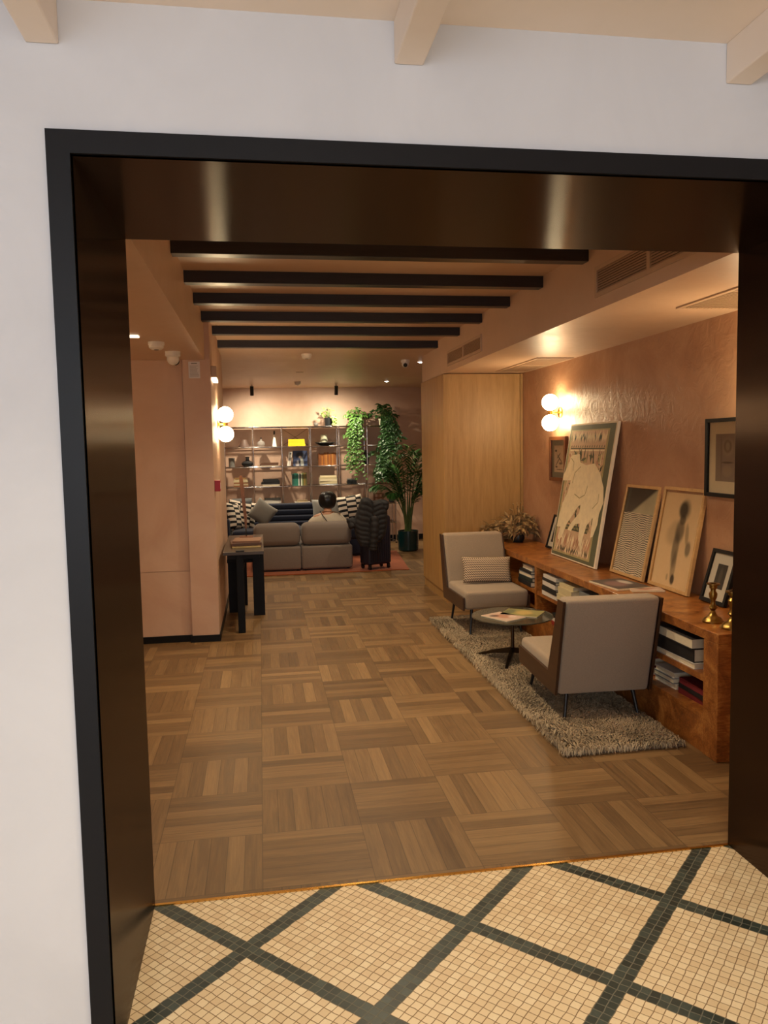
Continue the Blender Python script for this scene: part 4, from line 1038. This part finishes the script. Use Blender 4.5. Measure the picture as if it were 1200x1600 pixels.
# ================================================================== SUITCASE AND JACKET
t = thing('suitcase', 'upright navy hard shell suitcase beside the grey sofa under a black jacket', 'suitcase', (1.425, 9.80, .0115), .42)
b = B(); b.box(-.175, .175, -.115, .115, .06, .68, .035, 4); sh_ = obj('shell', b, 'suitcase', t, True, world=False)
b = B()
for i in range(9):
    x = -.13 + i * .0325; b.box(x - .006, x + .006, -.1195, .1195, .10, .64, .003)
obj('ribs', b, 'suitcase', sh_, True, world=False)
b = B(); b.box(-.178, .178, -.004, .004, .057, .683, .003); obj('zip_band', b, 'dark', sh_, world=False)
for x in (-.14, .14):
    for y in (-.085, .085):
        b = B(); b.tube([(x - .012, y, .026), (x + .012, y, .026)], .025, 16); b.box(x - .016, x + .016, y - .016, y + .016, .04, .064); obj('wheel', b, 'dark', t, world=False)
b = B(); b.tube([(-.09, .06, .67), (-.09, .06, .86), (.09, .06, .86), (.09, .06, .67)], .009, 8); obj('telescopic_handle', b, 'steel', t, world=False)
# jacket: outline inflated, quilted in rows
def inflated(outline, y, T, holes=0.018, ny=1, ridge=.011, pitch=.062, slope=0.0, lean=0.0):
    """solid lumpy body whose silhouette (x,z) is the outline, thickest inside, with puffy quilt rows"""
    b = B(); xs_ = [p[0] for p in outline]; zs_ = [p[1] for p in outline]; n = len(outline)
    def inside(x, z):
        c = False
        for i in range(n):
            (x1, z1), (x2, z2) = outline[i], outline[(i + 1) % n]
            if (z1 > z) != (z2 > z) and x < (x2 - x1) * (z - z1) / (z2 - z1) + x1: c = not c
        return c
    def dist(x, z):
        d = 9
        for i in range(n):
            p, q = Vector(outline[i]), Vector(outline[(i + 1) % n]); e = q - p; k_ = max(0, min(1, (Vector((x, z)) - p).dot(e) / max(1e-9, e.dot(e))))
            d = min(d, (Vector((x, z)) - p - e * k_).length)
        return d
    # sample rows: at each z, spans across
    st = .012; z = min(zs_) + .002; rows = []
    while z < max(zs_) - .002:
        xsn = []
        for i in range(n):
            (x1, z1), (x2, z2) = outline[i], outline[(i + 1) % n]
            if (z1 > z) != (z2 > z): xsn.append((x2 - x1) * (z - z1) / (z2 - z1) + x1)
        rows.append((z, min(xsn), max(xsn))); z += st
    m = 22; rg = []
    for z, x0, x1 in rows:
        ring = []; zt = min((z - min(zs_)), (max(zs_) - z)); endf = min(1, (zt / .05)) ** .5
        for q in range(m * 2):
            s = 1 if q < m else -1; u = (q + .5) / m if s == 1 else 1 - (q - m + .5) / m
            x = x0 + (x1 - x0) * u
            prof = max(0.02, 1 - (2 * u - 1) ** 4) ** .5
            rd = abs(math.sin((z + slope * (x - x0)) / pitch * pi)) ** .6
            th_ = T * prof * (.55 + .45 * endf) + ridge * (rd - .5) * prof
            ring.append((x, y - s * th_ + lean * (z - min(zs_)), z + .006 * math.sin(x * 40)))
        rg.append(ring)
    b.rings(rg); return b
t = thing('puffer_jacket', 'black quilted puffer jacket draped over the suitcase handle', 'jacket', (1.38, 9.66, .45))
b = inflated([(1.12, .60), (1.16, .72), (1.20, .84), (1.235, .925), (1.30, .94), (1.37, .905), (1.41, .80), (1.42, .62), (1.41, .45), (1.32, .30), (1.20, .34), (1.15, .45)], 9.64, .085, slope=.35); obj('left_body', b, 'puffer', t, 'all')
b = inflated([(1.36, .38), (1.35, .62), (1.35, .80), (1.36, .90), (1.44, .90), (1.51, .87), (1.56, .76), (1.56, .62), (1.53, .48), (1.46, .36)], 9.625, .085, slope=-.3); obj('right_body', b, 'puffer', t, 'all')
b = inflated([(1.42, .80), (1.45, .89), (1.50, .915), (1.55, .90), (1.59, .86), (1.58, .79), (1.53, .745), (1.46, .76)], 9.66, .10, pitch=.07); obj('hood', b, 'puffer', t, 'all')
b = B()
pts = [(1.385, 9.56, .70), (1.385, 9.535, .58), (1.375, 9.535, .46), (1.365, 9.54, .34), (1.36, 9.545, .28)]
pp_ = []; rr_ = []
for i in range(33):
    u = i / 32 * 4; j = min(3, int(u)); p = Vector(pts[j]).lerp(Vector(pts[j + 1]), u - j); pp_.append(p); rr_.append(.058 * (1 - .12 * i / 32) * (.86 + .14 * abs(math.sin(i / 32 * 7 * pi))))
b.tube(pp_, rr_, 16); obj('sleeve', b, 'puffer', t, 'all')
b = B(); pts = [(1.20, 9.64, .66), (1.15, 9.63, .62), (1.09, 9.66, .66), (1.12, 9.62, .56)]
pp_ = []; rr_ = []
for i in range(25):
    u = i / 24 * 3; j = min(2, int(u)); p = Vector(pts[j]).lerp(Vector(pts[j + 1]), u - j); pp_.append(p); rr_.append(.05 * (.86 + .14 * abs(math.sin(i / 24 * 5 * pi))))
b.tube(pp_, rr_, 16); obj('sleeve', b, 'puffer', t, 'all')

# ================================================================== REAR SHELVES
SX = [-.555 + .4527 * i for i in range(7)]; SZ = [1.906 - .3133 * i for i in range(7)]
SY0, SY1 = 12.45, 12.80
t = thing('metal_shelf_unit', 'chrome tube shelving unit with six bays along the back wall', 'shelf unit', (.8, 12.6, 0))
for y in (SY0, SY1):
    for x in SX:
        b = B(); b.tube([(x, y, .01), (x, y, SZ[0])], .0095, 10); obj('upright', b, 'chrome', t, True)
    for z in SZ:
        b = B(); b.tube([(SX[0], y, z), (SX[-1], y, z)], .0095, 10)
        for x in SX: b.ball((x, y, z), .0135, 10)
        obj('rail', b, 'chrome', t, True)
for z in SZ:
    b = B()
    for x in SX: b.tube([(x, SY0, z), (x, SY1, z)], .0095, 8)
    obj('side_rail', b, 'chrome', t, True)
for i in range(6):
    for z in SZ:
        b = B(); b.box(SX[i] + .012, SX[i + 1] - .012, SY0 + .012, SY1 - .012, z - .004, z + .004); obj('shelf_panel', b, 'glass', t)
b = B()
for s in (1, -1): b.tube([(SX[2] + .02, SY1 + .004, SZ[0] - .02 if s > 0 else SZ[1] + .02), (SX[3] - .02, SY1 + .004, SZ[1] + .02 if s > 0 else SZ[0] - .02)], .003, 6)
obj('cross_brace', b, 'steel', t)
for x in SX:
    for y in (SY0, SY1):
        b = B(); b.lathe([(.015, .001), (.015, .012), (.008, .016)], (x, y, 0), 12); obj('foot', b, 'dark', t)

FZ = lambda row: SZ[row] + .0045                                        # standing height on shelf level row
YC = 12.60
def lathe_thing(name, label, cat, px, row, prof, m, n=28, y=YC, group=None, parts=None):
    x = X8(px); z = FZ(row) if row else FZ(0)
    t = thing(name, label, cat, (x, y, z), 0, group)
    b = B(); b.lathe(prof, (x, y, z), n); obj('body', b, m, t, True)
    for nm, pr, mm in (parts or []):
        b = B(); b.lathe(pr, (x, y, z), n); obj(nm, b, mm, t, True)
    return t
brown = plain('brown_stoneware', (84, 62, 52), .6, 0, .2, 20); darkcer = plain('dark_glazed_ceramic', (44, 44, 46), .18, 0, .2, 10); greycer = plain('speckled_grey_ceramic', (110, 106, 100), .6, 0, .4, 60)
lathe_thing('vase', 'brown cone shaped vase on the top level of the shelves, left bay', 'vase', 382.5, 1, [(.001, 0), (.098, 0), (.098, .006), (.04, .118), (.034, .12), (.001, .112)], brown)
lathe_thing('bottle', 'round clear glass decanter beside the cone shaped vase', 'bottle', 408, 1, [(.001, 0), (.035, 0), (.058, .03), (.062, .055), (.05, .085), (.02, .10), (.014, .12), (.016, .128), (.001, .128)], 'vaseglass', parts=[('stopper', [(.001, .129), (.010, .129), (.010, .15), (.001, .155)], 'dark')])
lathe_thing('bottle', 'slim tall bottle with dark stopper right of the round decanter', 'bottle', 428.5, 1, [(.001, 0), (.036, 0), (.034, .03), (.022, .11), (.016, .16), (.012, .19), (.001, .195)], 'wplastic', parts=[('stopper', [(.001, .196), (.012, .196), (.012, .25), (.001, .256)], 'dark')])
lathe_thing('bowl', 'wide black bowl on the top shelf level below the potted plant', 'bowl', 507, 1, [(.001, 0), (.06, 0), (.09, .012), (.168, .052), (.166, .058), (.10, .03), (.001, .02)], darkcer, 36, 12.57)
lathe_thing('vase', 'pale cream vase standing behind the black bowl', 'vase', 506, 1, [(.001, 0), (.05, 0), (.062, .08), (.055, .17), (.045, .185), (.04, .18), (.001, .15)], 'potwhite', 28, 12.71)
lathe_thing('jar', 'grey speckled cylinder jar on the second shelf level, left bay', 'jar', 362.5, 2, [(.001, 0), (.046, 0), (.048, .01), (.048, .148), (.042, .15), (.04, .14), (.001, .13)], greycer)
lathe_thing('vase', 'dark squat vase with narrow neck beside the grey cylinder jar', 'vase', 386.5, 2, [(.001, 0), (.05, 0), (.09, .035), (.097, .06), (.075, .085), (.036, .10), (.026, .125), (.034, .16), (.03, .162), (.02, .13), (.001, .12)], darkcer, 32)
lathe_thing('vase', 'tall dark vase half hidden by the trailing plants, second level', 'vase', 571, 2, [(.001, 0), (.04, 0), (.055, .1), (.04, .18), (.022, .21), (.026, .235), (.001, .23)], darkcer)
b = B(); b.ball((X8(493.5), YC, FZ(0) + .034), .038, 20, .85)
tag(obj('ornament', b, greycer, smooth='all'), 'small round stone ball on top of the shelves left of the potted plant', 'ornament')

YEL, ORA, TEA = (236, 196, 34), (156, 96, 40), (40, 110, 92)
stack(X8(462), YC - .02, FZ(1), [(YEL, 'yellow', .04, True, 1.05), (YEL, 'yellow', .036, True, 1.0), (YEL, 'yellow', .038, True, .98)], 'the yellow stack, top level, third bay', 'yellow books on the shelves', 0, .26, .2)
stack(X8(419.5), YC - .02, FZ(2), [(WHT, 'white', .02, False, 1.0), ((92, 62, 44), 'brown', .022, True, 1.02), ((92, 62, 44), 'brown', .02, True, .98)], 'the thin brown stack, second level, second bay', 'books on the rear shelves', 0, .28, .2)
# standing magazine pair in bay three
t = thing('photo_book', 'large blue photo book standing face out on the second shelf level', 'book', (X8(466), 12.60, FZ(2)), 0)
b = B(); b.keep = True; b.box(-.10, .13, -.004, .012, 0, .245); obj('cover', b, plain('photo_book_cover', (52, 64, 96), .4, 0, .1), t, world=False)
b = B(); b.keep = True; lay = b.bm.loops.layers.uv.new('pat')
f = b.f([b.v(p) for p in ((-.098, -.0052, .002), (.128, -.0052, .002), (.128, -.0052, .243), (-.098, -.0052, .243))])
for lp, q in zip(f.loops, ((0, 0), (1, 0), (1, 1), (0, 1))): lp[lay].uv = q
obj('cover_picture', b, picmat('blue_portrait_cover', (70, 84, 116), [(.5, .72, .35, .22, .9, (28, 28, 34), 0), (.5, .58, .13, .10, .8, (160, 130, 112), 0), (.62, .22, .14, .4, .9, (214, 220, 214), .1), (.3, .15, .16, .25, .8, (200, 196, 196), 0), (.2, .4, .14, .3, .8, (44, 52, 84), 0), (.45, .3, .1, .18, .9, (40, 40, 50), 0)], (52, 64, 104)), t, world=False)
t = thing('magazine', 'white magazine with black lettered spine leaning beside the blue photo book', 'magazine', (X8(449.5), 12.56, FZ(2)), 0)
M_ = Matrix.Rotation(.16, 4, 'Y')
b = B(); b.box(-.024, .024, 0, .2, 0, .232, .002); b.bm.transform(M_); obj('body', b, 'wplastic', t, world=False)
b = B()
for i in range(5): b.prism([(-.012, .095 + i * .026), (.012, .10 + i * .026), (.012, .112 + i * .026), (-.012, .107 + i * .026)], 'y', -.0012, -.0004)
b.bm.transform(M_); obj('spine_lettering', b, 'dark', t, world=False)
for i in range(12):
    hgt = random.uniform(.185, .215)
    book(X8(496.5) + i * .0235, YC - .01 + random.uniform(-.004, .004), FZ(2), hgt, .16, .022, random.choice([(168, 104, 42), (150, 88, 34), (180, 122, 60), (136, 80, 40)]),
         f'thin orange brown book, {NUM[i]} from the left in the upright row on the second level', 'orange books on the shelves', 0, True, True)
stack(X8(551), YC - .02, FZ(2), [(CRM, 'yellowed', .03, False, 1.0), ((188, 160, 100), 'ochre', .028, True, 1.02), (CRM, 'yellowed', .03, False, .96), ((176, 150, 96), 'ochre', .03, True, .95), (CRM, 'yellowed', .026, False, .9)], 'the paperback stack behind the trailing pothos', 'books on the rear shelves', 0, .17, .13)
stack(X8(375), YC - .02, FZ(3), [((150, 98, 60), 'brown', .028, True, 1.05), (CRM, 'cream', .024, False, 1.0), ((140, 92, 60), 'brown', .022, True, 1.0), (CRM, 'cream', .026, True, 1.02), (CRM, 'cream', .022, False, .95), ((188, 150, 96), 'tan', .018, True, .8)], 'the brown stack, third level, left bay', 'books on the rear shelves', 0, .22, .17)
stack(X8(421), YC - .02, FZ(3), [(WHT, 'white', .035, False, 1.0), (BLK, 'black', .03, True, 1.08), (BLK, 'black', .025, True, .95), (BLK, 'black', .022, True, .9)], 'the black topped stack, third level, second bay', 'books on the rear shelves', 0, .27, .2)
xx = X8(454)
for i, (rgb, th, cw, hh_) in enumerate([((34, 86, 76), .03, 'dark green', .19), (TEA, .036, 'teal', .20), (TEA, .03, 'teal', .195), ((200, 206, 196), .018, 'pale', .185), (BLK, .022, 'black', .19), ((196, 200, 176), .022, 'cream green', .19), ((96, 104, 54), .024, 'olive', .205), ((130, 104, 50), .026, 'ochre', .205), ((96, 92, 50), .024, 'dull olive', .205)]):
    book(xx + th / 2, YC - .01, FZ(3), hh_, .15, th - .001, rgb, f'{cw} book, {NUM[i]} from the left in the upright green row on the third level', 'green books on the shelves', 0, True, True); xx += th
stack(X8(510), YC - .02, FZ(3), [(GRY, 'grey', .02, True, 1.02), (CRM, 'cream', .042, True, 1.0), ((230, 216, 180), 'pale cream', .036, True, .98), (CRM, 'cream', .03, True, .96), ((230, 216, 180), 'pale cream', .02, True, .92)], 'the cream stack, third level, fourth bay', 'books on the rear shelves', 0, .28, .2)
stack(X8(547), YC - .02, FZ(3), [((30, 34, 34), 'black', .04, True, 1.0), ((40, 44, 44), 'charcoal', .03, True, .95), ((150, 150, 144), 'grey', .02, True, .9)], 'the dark stack under the trailing pothos', 'books on the rear shelves', 0, .16, .13)
stack(X8(376.5), YC - .02, FZ(4), [((128, 134, 138), 'blue grey', .026, True, 1.0), (BLK, 'black', .012, True, .95), ((150, 156, 160), 'pale grey', .03, True, 1.04), ((110, 116, 122), 'grey', .026, True, 1.0), ((160, 164, 166), 'silver grey', .03, True, 1.02)], 'the grey stack behind the left cushions', 'books on the rear shelves', 0, .30, .22)
stack(X8(423), YC - .02, FZ(4), [(WHT, 'white', .03, True, 1.0), ((224, 218, 208), 'white', .034, True, 1.04), (WHT, 'white', .026, True, .98), ((70, 66, 62), 'dark grey', .03, True, .95)], 'the white stack behind the plain grey cushion', 'books on the rear shelves', 0, .27, .2)
stack(X8(468.5), YC - .02, FZ(4), [(BLK, 'black', .024, True, 1.08), ((214, 204, 190), 'white', .026, True, 1.05), ((190, 166, 130), 'tan', .03, True, .7)], 'the small stack just above the navy sofa back', 'books on the rear shelves', 0, .24, .18)
stack(X8(551), YC - .02, FZ(4), [((150, 130, 100), 'tan', .05, True, 1.0), (CRM, 'cream', .05, True, .95), ((220, 208, 180), 'pale cream', .03, True, .95)], 'the cream stack above the right patterned cushion', 'books on the rear shelves', 0, .22, .18)
# small wire stand behind the head, small frames low in the right bay
t = thing('wire_basket', 'small black wire stand on the shelf behind the seated person', 'stand', (X8(508), YC, FZ(4)))
b = B()
for dx in (-.085, -.02, .03, .085): b.tube([(X8(508) + dx, YC, FZ(4)), (X8(508) + dx, YC, FZ(4) + .19)], .006, 6)
obj('posts', b, 'dark', t)
b = B()
for dz in (.005, .10, .19): b.tube([(X8(508) - .09, YC, FZ(4) + dz), (X8(508) + .09, YC, FZ(4) + dz)], .006, 6)
b.box(X8(508) - .05, X8(508) + .05, YC - .02, YC + .02, FZ(4) + .12, FZ(4) + .19); obj('rungs', b, 'dark', t)
t = thing('lantern', 'small open wooden lantern low in the right bay above the jacket', 'lantern', (X8(590), YC, FZ(4)))
b = B(); x0 = X8(583); x1 = X8(597)
for x in (x0, (x0 + x1) / 2, x1):
    for y in (YC - .06, YC + .06): b.box(x - .006, x + .006, y - .006, y + .006, FZ(4), FZ(4) + .15)
obj('posts', b, 'brownframe', t)
b = B()
for z in (FZ(4), FZ(4) + .075, FZ(4) + .14): b.box(x0 - .006, x1 + .006, YC - .066, YC - .054, z, z + .01); b.box(x0 - .006, x1 + .006, YC + .054, YC + .066, z, z + .01)
obj('rails', b, 'brownframe', t)
lathe_thing('vase', 'small dark vase low in the right bay beside the lantern', 'vase', 611, 4, [(.001, 0), (.04, 0), (.055, .05), (.04, .09), (.02, .11), (.025, .13), (.001, .125)], darkcer)

# ------------------------------------------------------------------ shelf plants
def potted(name, label, px, row, pot_r, pot_h, potm, leafm, n, spread, h, trail=0, tl=.4, y=12.56, lw=.045, seed=1, group=None, tx=(-1, 1)):
    rnd = random.Random(seed); x = X8(px); z = FZ(row)
    t = thing(name, label, 'plant', (x, y, z), 0, group)
    b = B(); b.lathe([(.001, 0), (pot_r * .82, 0), (pot_r, pot_h), (pot_r * .9, pot_h), (pot_r * .86, pot_h * .88), (.001, pot_h * .88)], (x, y, z), 24); obj('pot', b, potm, t, True)
    bs, bl = B(), B(); zt = z + pot_h * .9
    for i in range(n):
        a = rnd.uniform(0, 2 * pi); q = rnd.random() ** .6
        p = Vector((x + math.cos(a) * spread * q, y + math.sin(a) * min(spread, .16) * q, zt + h * (1 - q * q * .75) * rnd.uniform(.45, 1)))
        bs.tube([(x, y, zt), ((x * 1.3 + p.x * .7) / 2, (y * 1.3 + p.y * .7) / 2, (zt + p.z) / 2 + .02), p], .0022, 4)
        d = Vector((p.x - x + rnd.gauss(0, .07), -abs(rnd.gauss(.05, .06)) + (p.y - y), rnd.gauss(-.01, .05)))
        bl.leaf(p, d, (rnd.gauss(0, .3), -.5, 1), lw * rnd.uniform(.8, 1.5), lw * rnd.uniform(.7, 1.1), None, .2, .35)
    for i in range(trail):
        a = rnd.uniform(*tx); p = Vector((x + a * pot_r * .9, y - pot_r * .7, zt + .02)); L_ = tl * rnd.uniform(.45, 1); pts = [p]
        k_ = 12; cx_, cy_ = p.x, p.y
        sxd = a * rnd.uniform(.002, .012)
        yedge = SY0 - .035 - rnd.random() * .03
        for j in range(1, k_ + 1):
            cx_ += sxd + rnd.gauss(0, .008); yy = p.y + (yedge - p.y) * min(1, j / 2.0) + rnd.gauss(0, .006)
            pts.append(Vector((cx_, yy, (zt + .03) - max(0, j - 1.2) / k_ * L_)))
        bs.tube(pts, .0022, 4)
        for j in range(1, k_ + 1):
            for s in (-1, 1):
                if rnd.random() < .2: continue
                d = Vector((s * rnd.uniform(.3, 1), -rnd.uniform(.1, .6), -rnd.uniform(.2, .9)))
                bl.leaf(pts[j] + Vector((0, 0, rnd.gauss(0, .01))), d, (0, -1, .6), lw * rnd.uniform(.8, 1.3), lw * rnd.uniform(.6, .95), None, .2, .25)
    obj('stems', bs, 'stem', t); obj('leaves', bl, leafm, t)
G = 'plants on the rear shelves'
potted('potted_plant', 'small leafy plant in a black pot on top of the shelves, leftmost plant', 513, 0, .075, .135, 'potblack', 'leaflight', 34, .11, .20, 3, .13, lw=.036, seed=3, group=G, tx=(.3, 1.2))
potted('pothos_plant', 'bushy bright pothos in a black pot on top of the shelves, middle plant', 555, 0, .07, .12, 'potblack', 'leaf', 90, .17, .20, 12, .40, lw=.05, seed=5, group=G)
potted('pothos_plant', 'trailing pothos in a dark pot in the fifth bay under the middle plant', 551, 1, .075, .16, 'potblack', 'leaf', 34, .16, .10, 13, .80, lw=.042, seed=8, group=G)
potted('pothos_plant', 'big dark trailing plant in a cream pot on the top right of the shelves', 599, 0, .08, .11, 'potwhite', 'leafdark', 85, .20, .26, 26, .80, lw=.068, seed=13, group=G, tx=(-.3, 1.4))
potted('pothos_plant', 'dense dark plant filling the right bay behind the palm', 594, 2, .075, .12, 'potblack', 'leafdark', 70, .19, .20, 18, .45, lw=.05, seed=17, group=G)

# ================================================================== PALM
t = thing('potted_palm', 'tall palm in a glossy dark green pot by the back wall', 'plant', (2.165, 11.45, 0))
px0, py0 = 2.168, 11.45
b = B(); b.lathe([(.001, .001), (.13, .001), (.15, .02), (.158, .20), (.155, .305), (.145, .305), (.143, .27), (.001, .27)], (px0, py0, 0), 36); obj('pot', b, 'potgreen', t, True)
b = B(); b.lathe([(.142, .271), (.08, .29), (.001, .295)], (px0, py0, 0), 20); obj('soil', b, 'soil', t)
rnd = random.Random(21); bs, bl = B(), B()
fr = [(-.42, -.1, 1.30, 1.0), (-.33, -.2, 1.48, 1.0), (-.55, 0, 1.12, .9), (-.15, -.15, 1.52, .9), (.10, -.1, 1.55, .9), (.22, -.2, 1.52, 1.0), (.36, -.1, 1.38, 1.0), (.42, 0, 1.2, .9), (.33, .1, 1.05, .8), (-.25, .15, 1.35, .9), (.05, -.3, 1.25, .9), (-.35, -.25, .98, .8), (.25, -.3, 1.0, .8), (.05, .1, 1.62, .8), (-.48, -.2, 1.35, .9)]
for dx, dy, hz, L_ in fr:
    p0 = Vector((px0 + rnd.uniform(-.045, .045), py0 + rnd.uniform(-.04, .04), .29)); p1 = Vector((px0 + dx * .16, py0 + dy * .2, .75)); p2 = Vector((px0 + dx * .55, py0 + dy * .55, hz)); p3 = Vector((px0 + dx * 1.0, py0 + dy, hz - .20 * abs(dx) - .05))
    pts = []
    for i in range(25):
        u = i / 24; pts.append(p0 * (1 - u) ** 3 + 3 * p1 * u * (1 - u) ** 2 + 3 * p2 * u * u * (1 - u) + p3 * u ** 3)
    bs.tube(pts, [.011 * (1 - .8 * i / 24) for i in range(25)], 6)
    for i in [q * .5 for q in range(18, 49)]:
        u = i / 24; i = min(24, int(i)); tg = (pts[min(24, i + 1)] - pts[i - 1]).normalized(); sd = tg.cross(Vector((0, 0, 1))); sd = sd.normalized() if sd.length > .1 else Vector((1, 0, 0))
        ll = .30 * math.sin(pi * (.18 + .72 * (u - .36) / .64)) * L_
        for s in (-1, 1):
            d = (tg * .65 + sd * s * .75 + Vector((0, 0, rnd.uniform(-.35, .1)))).normalized()
            end = pts[i] + d * ll
            if end.x > 2.70: d.x *= .25
            bl.leaf(pts[i], d, (0, 0, 1), ll, .034, None, .15, .35)
obj('stalks', bs, 'stem', t); obj('fronds', bl, 'palm', t)
